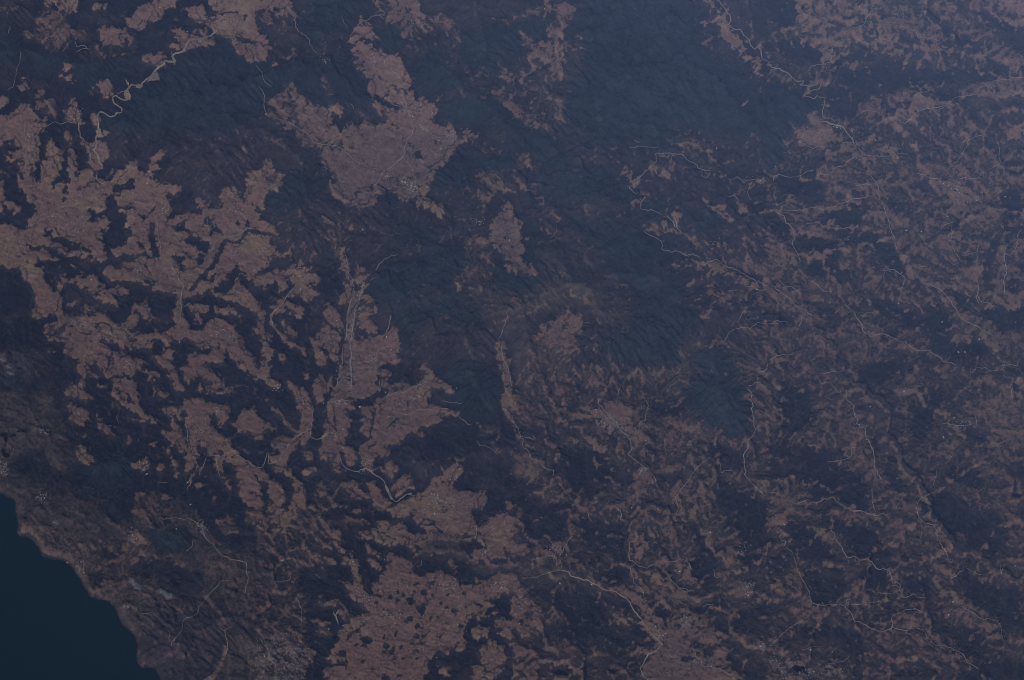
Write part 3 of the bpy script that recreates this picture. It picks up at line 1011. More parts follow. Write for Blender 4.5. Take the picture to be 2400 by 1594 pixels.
H8 155,95 162,105
X 94,60 125,46 175,10 181,10 125,6 161,88 161.5,88.8
T 0 1194
Fo
m 17,5 30,5 45,12 60,20 85,30 120,28 118,15 128,20 136,32 140,45 125,50 100,52 90,50 65,45 50,43 38,38 30,27 17,22
d 85,40 105,38 105,44 88,44
d 95,0 122,0 120,12 105,12
g 135,16 150,18 170,15 178,22 178,35 170,40 155,42 142,38 136,28
d 118,52 130,46 150,46 165,52 188,55 188,78 170,85 160,75 150,78 142,68 150,62 125,60
d 80,58 95,55 95,68 82,68
m 82,72 100,65 125,65 140,70 150,78 125,80 105,80 85,80
h 82,76 90,72 95,78 88,80
h 116,86 124,86 126,93 118,94
m 108,88 115,82 125,85 128,92 118,98
b 120,22 128,20 134,28 136,34 128,34 120,30
m 150,42 160,42 166,52 170,54 178,52 185,55 190,45 180,35 178,28 190,30 210,45 225,55 230,70 235,90 215,85 200,70 195,60
p 145,95 200,90 235,100 235,120 210,110 208,130 200,157 150,157 140,145 128,138 128,120 140,110
h 145,16 158,13 165,16 152,17
h 153,43 164,43 162,48 156,46
d 173,38 180,40 178,45 173,44
h 170,0 178,8 182,14 190,20 196,28 190,22 180,18 172,8
d 180,0 235,0 235,40 215,42 200,30 190,16
m 120,0 165,0 170,10 145,8 140,15 125,12
h 226,0 235,0 235,12 226,14
m 198,8 215,8 218,20 205,22
m 212,84 216,90 220,95 215,94
w 0,0 14,0 15,8 17,15 15,20 16,24 25,26 30,28 35,35 38,42 48,46 58,47 66,52 72,62 76,70 80,75 82,80 92,84 98,84 105,90 108,98 112,106 120,112 125,118 127,126 125,132 126,140 130,146 136,145 143,147 146,153 148,157 0,157
Sq3 208,126 206,136 202,144 198,150 190,157
Sq4 204,142 199,150 194,157
V1 206,112 208,120 209,128 206,134
V.7 200,108 206,112 214,108
R1.1 171,8 180,12 184,16 190,28 196,34 200,38 205,43 212,46 222,48 227,50 226,56 228,64 226,70 226,78
R.8 203,66 195,75 190,82 183,90 182,96 176,99 170,100 167,106 167,112 162,118 158,122 158,127
R.6 154,110 156,118 157,122
R.6 203,67 214,65
R.7 148,9 160,8 172,10
R.6 178,28 176,34 172,38
R.5 130,96 140,95
C 155,82 5
C 151,79 3
C 125,72 4
C 128,76 3
C 53,16 2.5
H20 70,45 80,50 76,60 72,58
H40 178,10 188,12 195,26 185,22
H12 118,16 130,22 120,30
H16 105,85 128,92 118,90
X 162,18 172,38 77,58 62,49 185,15 121,17
T 600 1194
Fd
l 0,0 70,0 70,60 50,80 45,157 0,157
b 0,0 5,5 8,14 4,20 0,18
b 18,0 40,0 38,5 34,8 32,14 26,18 30,22 22,22 19,14 16,8
m 38,10 60,15 60,24 45,22
b 72,20 76,18 80,24 80,28 76,30 80,33 82,38 78,40 74,34 70,26
b 60,32 68,34 66,38 62,37
b 64,48 70,42 74,50 68,49
h 50,45 54,47 42,55 44,50
b 89,0 100,0 96,3 90,3
m 70,5 100,8 105,14 70,14
b 125,0 195,0 200,8 190,5 180,10 175,20 170,21 165,16 162,12 152,14 145,10 135,8 125,8
b 108,12 120,10 136,12 140,20 146,22 156,24 160,21 155,15 165,15 170,20 175,18 184,5 190,5 200,10 204,14 203,25 202,28 190,30 175,29 160,31 150,30 145,32 148,38 150,41 146,42 142,36 135,33 125,34 118,32 112,28 100,26 92,22 90,20 105,20 112,16
d 135,9 140,10 145,16 152,18 158,22 150,22 143,20 138,14
Sd1.5 161,13 166,18 172,22
d 188,22 198,24 197,27 189,26
Sm3 112,22 125,25 140,26
o 148,33 165,31 180,32 190,36 195,45 210,50 235,48 235,58 210,58 195,52 188,46 175,42 155,42 150,40
b 205,20 215,10 225,2 235,3 235,44 222,44 210,48 204,45 197,40 200,35 208,38 214,35 205,28
d 198,22 202,26 212,35 208,36 203,30
b 100,30 108,35 116,42 115,48 112,44 104,40
b 101,46 110,46 116,52 112,56 106,50
b 118,42 121,36 126,40 125,46 120,48
b 107,70 112,62 118,58 116,52 122,50 125,46 130,42 137,44 142,48 147,49 145,58 150,62 157,60 160,55 164,60 168,54 175,60 184,60 184,66 190,70 200,68 200,60 210,65 220,60 235,58 235,78 228,76 224,80 218,85 212,88 211,98 206,102 200,98 194,100 192,108 190,114 194,120 195,126 188,130 180,130 172,136 166,130 160,138 158,148 155,157 65,157 62,148 70,144 90,142 80,138 66,138 66,132 70,125 75,118 75,112 80,106 86,100 95,98 105,95 110,88 104,80
d 40,55 85,50 88,62 82,66 82,72 92,84 100,90 102,95 95,98 88,95 80,86 60,80 50,78 42,75
b 86,38 90,34 89,42 92,48 95,60 97,68 102,78 108,82 114,88 110,95 103,92 98,86 92,84 86,78 82,70 77,66 84,68 90,70 88,60 86,52 79,50 79,44 85,46
d 90,35 100,40 102,48 110,56 114,58 108,62 107,72 108,78 102,78 98,68 95,58 94,48
Sd2 104,42 112,46 118,54
h 80,88 84,96 90,100 84,104 78,100 76,90
b 52,83 60,79 64,82 78,82 80,86 68,89 62,87 56,86
d 145,45 156,46 170,48 178,54 186,59 178,60 170,54 164,60 160,55 152,60 146,58
d 125,36 140,35 148,42 160,43 180,42 188,48 200,56 212,60 205,64 190,56 183,50 170,46 150,46 140,46 128,42
b 175,47 182,48 186,54 180,55
d 228,77 224,82 216,86 212,88 214,93 212,98 215,96 216,105 205,108 200,108 200,117 208,120 215,116 218,118 222,112 226,118 235,126 222,122 212,124 205,128 202,132 208,142 204,145 198,142 196,148 198,157 158,157 160,140 165,132 170,132 178,136 186,132 194,128 196,122 190,116 192,106 198,100 208,102 212,98 213,90
Sd2 216,92 224,94 230,100
b 167,145 176,144 176,152 168,150
b 198,110 208,107 216,108 214,116 206,117 199,116
b 203,130 210,124 218,118 222,124 230,128 230,138 228,148 215,157 198,157 200,145 208,144 206,138
b 218,94 228,100 235,105 235,125 228,118 220,110 218,100
d 60,120 72,118 74,105 70,100 76,92 82,104 76,112 72,122 68,132 66,138 80,142 62,145 56,138
h 55,100 68,105 68,118 58,118
d 207,148 214,144 212,150 207,152
d 231,132 235,130 235,150 230,142
t 0,120 10,115 30,110 42,118 50,125 56,130 50,140 42,150 45,157 0,157
Z1.3 147,69 136,80 140,83 142,87 154,78 162,79 110,86 170,86 142,99 138,103 155,115 117,118 142,124 133,127 117,131 135,137 126,138 148,130 125,130 85,116 176,78 192,78 186,123 132,152 107,148 113,80 122,81 130,84 145,76 167,100 175,105 160,100 152,122 92,125 97,119 99,140 130,75 205,88 222,100 224,110 176,90 148,137 128,115 126,127
Z2 162,68 150,91 148,107 120,125 182,93 148,116 142,84 154,76 142,100
Z3 79,132 103,120 152,92 120,156
Sd1.5 199,72 201,68 207,68
Sd1 169,113 170,118
Sd1.2 86,116 100,106 96,104
V2 71,94 74,100 76,106
V2 76,93 73,98
y 39,118 42,118 42,123 39,122
R.8 30,57 32,64 26,67 18,66
R.7 38,80 42,90 42,105
R.7 178,14 172,22
R.8 203,15 202,28
V.7 152,46 151,52 148,53
R.6 54,60 60,64
R.6 92,99 134,99
R.6 101,148 112,148 124,146
H180 0,120 12,115 35,114 50,126 48,140 42,157 0,157
H34 90,97 135,97 134,102 92,103
H30 215,68 230,66 228,76 218,74
H26 170,60 190,70 190,80 170,76
H60 80,60 200,62 190,128 90,140
H20 90,70 104,78 112,90 96,84
H16 205,4 234,10 230,30 215,20
H14 204,38 214,38 212,42
X 139,71 28,114 8,135 12,134 118,46 89,48 166,136 67,110 80,107 222,114 24,47 164,4
T 1200 1194
Fl
b 0,58 8,62 5,64 10,72 15,75 17,85 25,88 30,96 25,100 30,106 30,114 26,108 20,104 18,95 12,92 8,94 0,98
b 0,100 8,105 12,110 18,118 12,118 5,112 0,104
Sb1.5 14,108 18,113 24,115
o 25,40 40,45 45,52 70,60 75,70 60,68 45,66 30,64 20,66 10,64 0,58 0,48 15,50
b 0,30 5,34 14,32 16,40 10,45 0,46
h 0,0 6,5 10,18 8,25 0,28
b 24,36 36,38 42,30 48,30 45,40 48,55 42,54 36,44 20,48 16,46
m 32,20 36,20 38,30 34,30
m 42,24 46,24 45,30
m 50,12 60,15 60,30 52,40 48,50 55,56 64,62 66,50 60,50 56,40
b 56,50 74,46 66,50 70,58 60,54
h 77,57 80,58 78,65
Sh1.5 90,44 88,52 86,60 84,66 92,64
b 106,70 115,68 120,72 122,80 125,88 130,95 128,102 134,108 136,115 140,120 134,126 130,132 122,132 112,130 115,126 125,120 132,118 120,104 112,92 108,84 100,80 100,74
h 85,10 95,7 105,9
h 110,12 120,10 118,16 108,20 104,19
b 113,22 138,22 138,26 122,26 126,32 120,36 125,42 118,48 110,44 108,34 114,30
m 120,45 130,38 145,32 150,38 150,48 138,50 128,50
q 138,38 149,36 150,48 138,48
b 134,50 150,50 155,60 160,66 172,67 175,64 165,55 160,48 152,50 140,49
b 108,56 120,55 140,60 145,66 150,72 160,74 170,80 176,82 170,86 155,82 142,82 138,70 120,62
b 178,80 190,76 195,77 186,82
m 120,68 140,70 142,80 130,86 122,76
h 140,70 146,72 145,98 142,95
m 146,82 155,88 150,98
b 176,5 186,5 185,12 187,18 182,18 176,12
b 144,0 160,0 158,10 150,12 145,6
h 110,0 140,4 150,10 140,14 125,8
h 135,17 143,18 147,25 138,22
b 163,0 170,0 168,10 164,8
b 179,20 185,22 186,32 180,32
h 186,32 190,38 188,36
h 201,28 208,26 214,34 204,34
b 190,42 200,40 206,48 203,52 195,50
m 185,55 200,58 215,65 225,70 225,90 220,88 210,84 202,86 200,75 190,65
q 205,62 222,68 220,82 205,80
h 203,86 215,82 222,85 224,95 218,90 210,90 205,96 208,100 204,98
b 208,54 214,56 212,60
q 130,98 150,97 170,100 190,98 186,105 195,112 190,116 180,120 172,116 160,116 150,120 140,118 136,112 134,104
h 150,99 168,100 185,100 180,108 160,108
m 190,108 215,110 235,120 235,135 220,130 200,118
q 135,120 150,118 165,122 175,130 180,135 186,130 200,135 200,140 185,140 175,142 205,148 212,157 130,157 118,150 122,142 130,135
b 185,130 195,124 200,135 190,136
b 170,145 205,148 212,157 175,157
d 155,135 172,136 165,140 155,140
b 100,110 106,116 116,112 118,116 112,125 105,122 102,118
h 90,94 110,92 108,100 98,98
m 33,85 45,92 50,98 40,102 34,92
m 20,76 28,80 26,86
d 15,70 30,75 40,78 60,75 80,80 105,82 110,92 90,94 85,100 100,108 98,116 110,110 118,104 128,118 132,122 125,128 115,126 100,125 85,120 70,122 55,118 30,118 28,108 45,105 48,98 35,85 20,80
d 0,105 10,118 30,122 28,128 0,118
l 60,124 90,130 110,140 118,157 55,157 60,140
m 30,122 40,120 52,122 58,135 55,150 45,157 42,148 45,138 32,128
h 0,122 20,126 24,132 0,132
h 0,140 18,142 20,150 0,155
h 10,152 24,150 24,157 5,157
d 10,0 40,0 50,10 45,25 20,28 12,15
b 21,7 28,8 25,12
d 62,5 100,12 112,22 104,28 106,40 100,50 90,40 78,45 65,40 62,20
d 85,52 105,55 110,66 88,68
d 125,28 140,28 132,36 124,34
d 135,85 145,90 140,100 130,96
d 165,88 190,88 188,96 168,97
d 170,42 190,45 185,60 195,68 190,75 178,75 172,72 162,50
d 162,10 176,20 178,32 195,38 182,42 170,35
d 195,0 235,0 235,40 215,55 208,45 212,30 200,15
d 208,95 235,85 235,115 205,108
d 185,105 195,104 192,110
d 195,120 200,130 212,140 235,142 235,157 218,157 215,148 200,142
Sd1.5 2,58 8,62 16,65 25,65
Sh1.5 92,34 98,38 99,46 106,52
V1.8 45,56 52,59 60,63 70,66 80,71 85,74 93,75 100,79 107,83 112,92 118,100 122,107 128,114 134,120 137,124 133,130 125,134 122,140 118,146 120,152 126,157
V.8 46,56 38,57 28,60 22,63 8,63
R.8 40,50 38,43 32,42 26,45 18,47
R.8 46,54 44,44 48,36 55,24
R.6 0,28 5,35
R1 113,22 114,28 112,31 108,30 108,38 107,44 107,47 112,48 113,50 118,52 123,54 128,51 131,51
R1 113,50 108,54 109,60 112,64 112,68 118,72 121,80
R1 138,49 150,48 157,45 162,50 166,57
R.9 142,58 147,66 153,72 160,74 168,77
R.7 128,101 128,94 125,90
R.7 128,102 134,103 135,112 137,116
R.8 98,0 100,4 99,9 104,10
R.8 167,128 169,136 174,138 174,144 184,145 195,149 203,155
R.7 69,3 74,12
R.7 222,82 230,85
R.7 108,18 110,12
R.6 142,130 147,136 153,136
R.7 175,90 186,87
R.7 152,84 158,87
R.6 185,55 186,62 190,63
H26 34,30 46,34 44,46 34,44
H26 155,98 166,102 160,106
H20 222,120 235,124 230,130
H26 210,65 222,68 218,80
H14 130,112 140,118 134,124
H10 213,32 216,38 210,38
H20 5,70 15,90 8,92
X 154,57 132,108 141,114 139,116 44,68 73,69 7,105 228,125 228.7,125.5 217,79 183,144 160,104 50,42 182,21
T 1800 1194
Fl
b 5,3 18,0 18,8 16,14 17,20 13,20 8,12 2,10
b 40,18 48,15 55,20 60,24 58,28 50,26 44,22 38,20
m 20,0 35,5 40,15 38,20
m 70,0 135,0 140,10 170,15 180,25 170,35 165,50 180,52 170,65 160,55 155,45 140,35 130,35 125,25 115,35 118,42 110,38 105,30 120,25 100,15 75,8
h 95,19 102,24 108,32 98,28
h 115,28 125,28 124,38 118,42
h 14,60 20,58 24,50 28,52 30,60 33,68 38,75 42,82 45,90 55,95 50,100 40,98 32,105 22,100 20,92 28,88 25,78 15,72 5,68 0,62
b 0,62 12,60 18,70 12,80 5,75
h 62,0 75,2 80,8 70,10
h 158,50 170,48 180,54 172,60 158,58
m 70,45 80,45 90,50 82,58 74,55
h 100,48 108,55 116,60 120,68 113,66 112,58
m 72,76 90,75 95,85 105,88 100,95 80,92
h 72,90 78,95 80,102 76,100
h 60,100 70,106 66,108
m 80,115 115,108 140,112 145,125 130,130 110,128 95,130 92,140 105,157 85,157
h 125,110 140,110 145,120 150,126 140,126 130,120
h 115,100 125,92 135,90 140,100 138,106 120,108
q 152,78 160,73 175,75 175,85 178,90 170,88 160,85
h 158,88 175,90 190,95 195,100 180,100 165,100
m 165,95 200,100 212,105 215,118 205,118 190,105 175,105
q 195,102 212,106 215,118 205,118
t 0,130 20,128 38,127 55,126 65,132 68,138 60,142 70,145 68,157 0,157
m 70,140 82,140 80,150 70,150
h 155,125 165,126 175,132 182,140 188,143 196,146 190,148 180,145 170,138 160,135
m 150,130 165,135 170,150 155,148
b 108,145 115,147 112,150
m 225,115 235,118 235,140 228,130
m 215,0 235,10 235,35 220,30
m 205,45 235,40 235,60 225,64 210,58
h 0,110 5,115 2,122 0,122
m 5,118 25,120 28,130 8,128
b 176,84 182,85 176,87
b 163,96 167,97 166,101 163,100
d 20,5 40,18 50,30 65,42 60,48 30,45 20,35
d 45,0 70,8 95,18 105,30 118,40 100,45 80,40 65,20 50,14
d 36,55 70,58 72,75 65,82 50,85 40,78 32,65
d 25,105 75,112 90,118 88,140 75,135 60,122 28,118
d 140,0 215,0 215,35 205,42 185,30 165,12
d 175,50 200,70 230,75 235,110 215,105 200,90 180,80
d 160,105 195,110 205,120 195,140 180,125 165,118
d 120,60 150,65 150,78 130,75
d 105,75 115,85 110,100
d 0,40 18,45 20,55 0,58
d 190,140 235,142 235,157 180,157
d 78,138 90,140 88,157 78,155
d 88,52 98,50 108,58 110,72 95,72 85,62
Z2 77,88 130,82
R1.1 78,1 85,2 92,5 100,7 106,5 111,5
R1 137,0 139,8 143,13 150,14 156,14
R1 14,22 10,26 11,29 16,29 15,33
R.8 17,35 21,40 22,43
R1.1 24,44 26,50 29,58 31,65 34,70 38,76 38,82 42,87 48,88 60,88 70,88 76,96 79,103 86,105 92,109 98,111 106,113 113,110 115,106 114,100 120,95 128,92 135,91 141,94
R1.2 57,20 60,21 63,28 67,33 69,39 72,44 80,44 86,48 90,46 96,49 101,56 106,55 112,58 114,64 115,68
R.8 111,70 118,71 121,73 121,69 116,67
R.8 71,88 73,84 76,82
R.9 76,88 88,86 95,86 103,84
R.7 118,76 124,82 130,79 132,77 138,81 146,82
R.7 150,84 154,86
R.8 153,15 155,24 160,34 164,42 168,47
R.6 140,12 141,30
R.8 180,56 174,60 168,63
R.6 182,54 190,58 198,60
R.9 176,89 182,92 188,95 193,100 198,101 204,101 210,103 214,108 215,116 216,120
R1 115,108 120,111 128,112 133,108 142,111 146,118 150,123 157,126 162,125 170,128 178,133 184,141 194,147
R.8 0,126 7,121 12,116 17,111 24,106 30,104
R.6 55,142 68,141 75,134
R.6 30,130 40,127 50,126
R.6 100,76 108,78 115,78
R.6 214,50 214,60 217,52
H50 0,130 25,130 40,157 5,157
H20 40,145 70,145 68,157 45,155
X 39,129 59,131 42,149 15,14 227,52 166,97 170,85
T 0 800
C 4,21 4
C 12,34 3
C 10,28 2.5
'''
PW, PH = 2400.0, 1594.0            # the survey sheet: 25 m per unit of the traced map

def hash2(ix, iy, seed):
    h = (ix.astype(np.int64) * 374761393 + iy.astype(np.int64) * 668265263 + seed * 1442695041) & 0xffffffff
    h = ((h ^ (h >> 13)) * 1274126177) & 0xffffffff
    h = (h ^ (h >> 16)) & 0xffffffff
    return (h / 4294967295.0).astype(np.float32)

def vnoise(x, y, seed):
    ix = np.floor(x); iy = np.floor(y)
    fx = (x - ix).astype(np.float32); fy = (y - iy).astype(np.float32)
    fx = fx * fx * (3 - 2 * fx); fy = fy * fy * (3 - 2 * fy)
    a = hash2(ix, iy, seed); b = hash2(ix + 1, iy, seed)
    c = hash2(ix, iy + 1, seed); d = hash2(ix + 1, iy + 1, seed)
    return (a + (b - a) * fx) * (1 - fy) + (c + (d - c) * fx) * fy

def fbm(x, y, size, seed, octs=4, gain=0.5, ridged=False):
    s = 0.0; amp = 1.0; tot = 0.0; f = 1.0 / size
    for k in range(octs):
        n = vnoise(x * f + 17.3 * k, y * f - 9.1 * k, seed + k)
        if ridged: n = 1 - np.abs(2 * n - 1)
        s = s + n * amp; tot += amp; amp *= gain; f *= 2.03
    return s / tot

def rank01(n):
    """spread noise values evenly over 0..1"""
    smp = np.sort(n.ravel()[::37])
    q = np.linspace(0, 1, 257); v = np.interp(q, np.linspace(0, 1, len(smp)), smp)
    return np.interp(n, v, q).astype(np.float32)

def sstep(a, b, x):
    t = np.clip((x - a) / (b - a), 0, 1); return t * t * (3 - 2 * t)

def blur(a, s):
    r = int(3 * s) + 1; k = np.exp(-0.5 * (np.arange(-r, r + 1) / s) ** 2); k = (k / k.sum()).astype(np.float32)
    p = np.pad(a, ((r, r), (0, 0)), mode='edge'); o = sum(k[i] * p[i:i + a.shape[0]] for i in range(2 * r + 1))
    p = np.pad(o, ((0, 0), (r, r)), mode='edge'); return sum(k[i] * p[:, i:i + a.shape[1]] for i in range(2 * r + 1))

SC = 2.0                            # map cells are 2 units
GW, GH = int(PW / SC), int(PH / SC)

# cover, green, purple, grey, olive, town, smooth
CLS = {'b': (.95, 0, 0, 0, 0, 0, 0), 'h': (.70, 0, 0, 0, .1, 0, 0), 'm': (.47, 0, .1, 0, .15, 0, 0), 'l': (.24, 0, .2, 0, .1, 0, 0),
       'd': (.03, 0, 0, 0, 0, 0, 0), 'g': (.015, 1, 0, 0, 0, 0, 0), 'p': (.05, 0, 1, 0, 0, 0, 0), 'q': (.93, 0, 0, 1, 0, 0, 0),
       'o': (.30, 0, .2, 0, 1, 0, 0), 't': (.62, 0, .2, .5, .2, .8, 0), 's': (.08, 0, .4, 0, 0, 0, 1)}

def parse(text):
    ops = []; tx = ty = 0
    for ln in text.strip().splitlines():
        p = ln.split()
        if not p: continue
        if p[0] == 'T': tx, ty = float(p[1]), float(p[2]); continue
        if p[0] == 'C':
            u, v = p[1].split(','); ops.append(('C', float(p[2]) * 2.551, [(tx + float(u) * 2.551, ty + float(v) * 2.551)])); continue
        pts = [(tx + float(a.split(',')[0]) * 2.551, ty + float(a.split(',')[1]) * 2.551) for a in p[1:]]
        ops.append((p[0], (tx, ty), pts))
    return ops

def poly_mask(pts, shape, sc):
    H, W = shape; P = np.array(pts) / sc
    x0 = max(int(P[:, 0].min()) - 1, 0); x1 = min(int(P[:, 0].max()) + 2, W)
    y0 = max(int(P[:, 1].min()) - 1, 0); y1 = min(int(P[:, 1].max()) + 2, H)
    if x1 <= x0 or y1 <= y0: return None
    X, Y = np.meshgrid(np.arange(x0, x1) + .5, np.arange(y0, y1) + .5)
    m = np.zeros(X.shape, bool); n = len(P)
    for i in range(n):
        ax, ay = P[i]; bx, by = P[(i + 1) % n]
        if ay == by: continue
        c = (ay > Y) != (by > Y)
        m ^= c & (X < (bx - ax) * (Y - ay) / (by - ay) + ax)
    return slice(y0, y1), slice(x0, x1), m

def stroke_mask(pts, w, shape, sc):
    H, W = shape; P = np.array(pts) / sc; r = w / sc / 2
    x0 = max(int(P[:, 0].min() - r) - 1, 0); x1 = min(int(P[:, 0].max() + r) + 2, W)
    y0 = max(int(P[:, 1].min() - r) - 1, 0); y1 = min(int(P[:, 1].max() + r) + 2, H)
    if x1 <= x0 or y1 <= y0: return None
    X, Y = np.meshgrid(np.arange(x0, x1) + .5, np.arange(y0, y1) + .5); d = np.full(X.shape, 1e9)
    for i in range(len(P) - 1):
        a = P[i]; b = P[i + 1]; v = b - a; L = max((v * v).sum(), 1e-9)
        t = np.clip(((X - a[0]) * v[0] + (Y - a[1]) * v[1]) / L, 0, 1)
        d = np.minimum(d, (X - a[0] - t * v[0]) ** 2 + (Y - a[1] - t * v[1]) ** 2)
    return slice(y0, y1), slice(x0, x1), d < r * r

def land_maps(ops):
    SD = np.zeros((GH, GW), np.float32); SB = np.zeros((GH, GW), np.float32)
    M = np.zeros((7, GH, GW), np.float32); water = np.zeros((GH, GW), np.float32)
    seam = np.zeros((GH, GW), np.float32)
    for code, a, pts in ops:
        k = code[0]
        if k == 'F':
            x, y = int(a[0] / SC), int(a[1] / SC)
            for i, v in enumerate(CLS[code[1]]): M[i, y:y + int(400 / SC), x:x + int(600 / SC)] = v
        elif k in CLS or k == 'w':
            r = poly_mask(pts, (GH, GW), SC)
            if r is None: continue
            sy, sx, m = r
            if k == 'w': water[sy, sx][m] = 1; continue
            for i, v in enumerate(CLS[k]): M[i, sy, sx][m] = v
            if k == 'd' and a[0] >= 1200: M[0, sy, sx][m] = .08
            SD[sy, sx][m] = 0; SB[sy, sx][m] = 0
        elif k == 'S':
            r = stroke_mask(pts, float(code[2:]) * 2.551, (GH, GW), SC)
            if r is None: continue
            sy, sx, m = r
            for i, v in enumerate(CLS[code[1]]): M[i, sy, sx][m] = v
            if code[1] == 'd': SD[sy, sx][m] = 1; SB[sy, sx][m] = 0
            elif code[1] in 'bq': SB[sy, sx][m] = 1; SD[sy, sx][m] = 0
        elif k == 'Z':
            for p in pts:
                r = stroke_mask([p, (p[0] + 1, p[1])], float(code[1:]) * 6.4, (GH, GW), SC)
                if r is None: continue
                sy, sx, m = r
                for i, v in enumerate(CLS['d']): M[i, sy, sx][m] = v
                SD[sy, sx][m] = 1
    cov = .56 * blur(M[0], .9) + .44 * blur(M[0], 2.8)
    tones = [blur(M[i], 6.0) for i in (1, 2)] + [blur(M[3], 2.5), blur(M[4], 6.0), blur(M[5], 4.0), blur(M[6], 7.0)]
    tones.append(blur(((M[0] > .1) & (M[0] < .75)).astype(np.float32), 2.0))
    hill = blur(np.clip(M[1] + M[2] + .5 * M[6], 0, 1), 14.0)
    rough = blur(np.clip(.9 * M[1] + .8 * M[2] + .75 * ((M[0] > .1) & (M[0] < .75)) + .35 * (M[0] < .1) + .5 * M[6], 0, 1), 9.0)
    tones += [blur(SD, .7), blur(SB, .7)]
    south = sstep(820 / SC, 1150 / SC, np.arange(GH))[:, None] * sstep(1150 / SC, 1400 / SC, np.arange(GW))[None, :]
    cov = cov * (1 - .14 * south * (M[0] < .9)); tones.append(blur(M[0], 5.5))
    k = .28 * sstep(1150 / SC, 1500 / SC, np.arange(GW))[None, :]
    cov = cov * (1 - k) + blur(M[0], 6.0) * k
    return cov, tones, hill, rough, blur(water, .7)

def drainage(hill, rough, water):
    """branching valleys and spurs: route water over a rough slope, then let slope follow drained area.
    returns height (km) of the worn relief and how ridge-like (1) or gully-like (0) each cell is"""
    import heapq
    X, Y = np.meshgrid((np.arange(GW) + .5) * SC, (np.arange(GH) + .5) * SC)
    wx = X + 60 * (vnoise(X / 110, Y / 110, 5) - .5); wy = Y + 60 * (vnoise(X / 110, Y / 110, 6) - .5)
    z0 = .9 * hill + .5 * fbm(wx, wy, 330, 40, 4, .5) + .11 * fbm(X, Y, 24, 44, 3) + .02 * hash2(np.floor(X), np.floor(Y), 3)
    z0 = z0 + .9 * np.exp(-((X - 1318) ** 2 + ((Y - 752) * 1.1) ** 2) / 115 ** 2)
    z0 = z0 + (X - Y * .6) * .00012 - 1.2 * water
    # plains drain: pull the flattest parts down so that valleys run out to them
    z0 = z0 - .35 * (1 - rough)
    for turn in range(2):                      # the second turn lets the divides settle between neighbouring valleys
        zf = z0.ravel().tolist(); N = GW * GH; done = bytearray(N); par = [0] * N; order = []
        heap = []
        for i in list(range(GW)) + list(range(N - GW, N)) + list(range(0, N, GW)) + list(range(GW - 1, N, GW)):
            if not done[i]: done[i] = 1; par[i] = i; heap.append((zf[i], i))
        jit = (np.random.RandomState(2).rand(65521) ** 2 * (.02, .004)[turn]).tolist()
        heapq.heapify(heap); pop, push = heapq.heappop, heapq.heappush
        offs = (1, -1, GW, -GW, GW + 1, GW - 1, -GW + 1, -GW - 1)
        while heap:
            h, i = pop(heap); order.append(i)
            c = i % GW
            if c == 0 or c == GW - 1 or i < GW or i >= N - GW:
                nb = [i + o for o in offs if 0 <= i + o < N and abs((i + o) % GW - c) <= 1]
            else: nb = [i + o for o in offs]
            for j in nb:
                if not done[j]:
                    done[j] = 1; par[j] = i; hj = zf[j]
                    push(heap, (hj if hj > h else h + jit[(j * 7919) % 65521] , j))
        A = [1.0] * N
        for i in reversed(order):
            p = par[i]
            if p != i: A[p] += A[i]
        Af = np.array(A); up = (.0150 * (.10 + rough) * (1 - np.clip(water, 0, 1))).ravel()
        step = np.minimum(up * 1.9 / Af ** .34, .046).tolist(); z = [0.0] * N
        for i in order:
            p = par[i]
            if p != i: z[i] = z[p] + step[i]
        z = np.array(z, np.float32).reshape(GH, GW)
        if turn == 0: z0 = z * 1.0 + .004 * hash2(np.floor(X), np.floor(Y), 8) + .01 * fbm(X, Y, 14, 45, 2)
    z = blur(z, .6)
    loc = z - blur(z, 3.6); sd = np.sqrt(blur(loc * loc, 14.0)) + 1e-4
    ridge = np.clip(.5 + .28 * loc / (sd + .0045), 0, 1)
    A2 = Af.reshape(GH, GW); vein = blur(np.clip(np.log10(np.maximum(A2, 1)) - 1.75, 0, .8).astype(np.float32), .55)
    for a in (z, ridge, vein):                 # the outermost cells only drain off the sheet: mirror the ones inside them
        e = 10
        a[:e] = a[e:2 * e][::-1]; a[-e:] = a[-2 * e:-e][::-1]; a[:, :e] = a[:, e:2 * e][:, ::-1]; a[:, -e:] = a[:, -2 * e:-e][:, ::-1]
    return z, ridge.astype(np.float32), vein

def sample(a, x, y):
    """bilinear, mirrored past the edges"""
    def fold(v, n):
        v = np.abs(v) % (2 * (n - 1)); return np.where(v > n - 1, 2 * (n - 1) - v, v)
    u = fold(x / SC - .5, GW); v = fold(y / SC - .5, GH)
    i = np.minimum(u.astype(np.int32), GW - 2); j = np.minimum(v.astype(np.int32), GH - 2)
    fu = (u - i).astype(np.float32); fv = (v - j).astype(np.float32)
    return (a[j, i] * (1 - fu) + a[j, i + 1] * fu) * (1 - fv) + (a[j + 1, i] * (1 - fu) + a[j + 1, i + 1] * fu) * fv

def relief(x, y, hill, worn, water):
    """height in km at map position x, y, before the valley cuts"""
    z = .22 + .25 * sample(hill, x, y) + sample(worn, x, y) + .42 * np.exp(-((x - 1318) ** 2 + ((y - 752) * 1.1) ** 2) / 115 ** 2)
    rg = fbm(x * .75 + y * .35, y * 1.1 - x * .3, 22, 50, 4, .6, True)
    z = z + (rg - .5) * .09
    return z * (1 - .93 * sstep(.0, .5, sample(water, x, y)))

def blur_w(x, y, water):
    return sample(water, x, y)

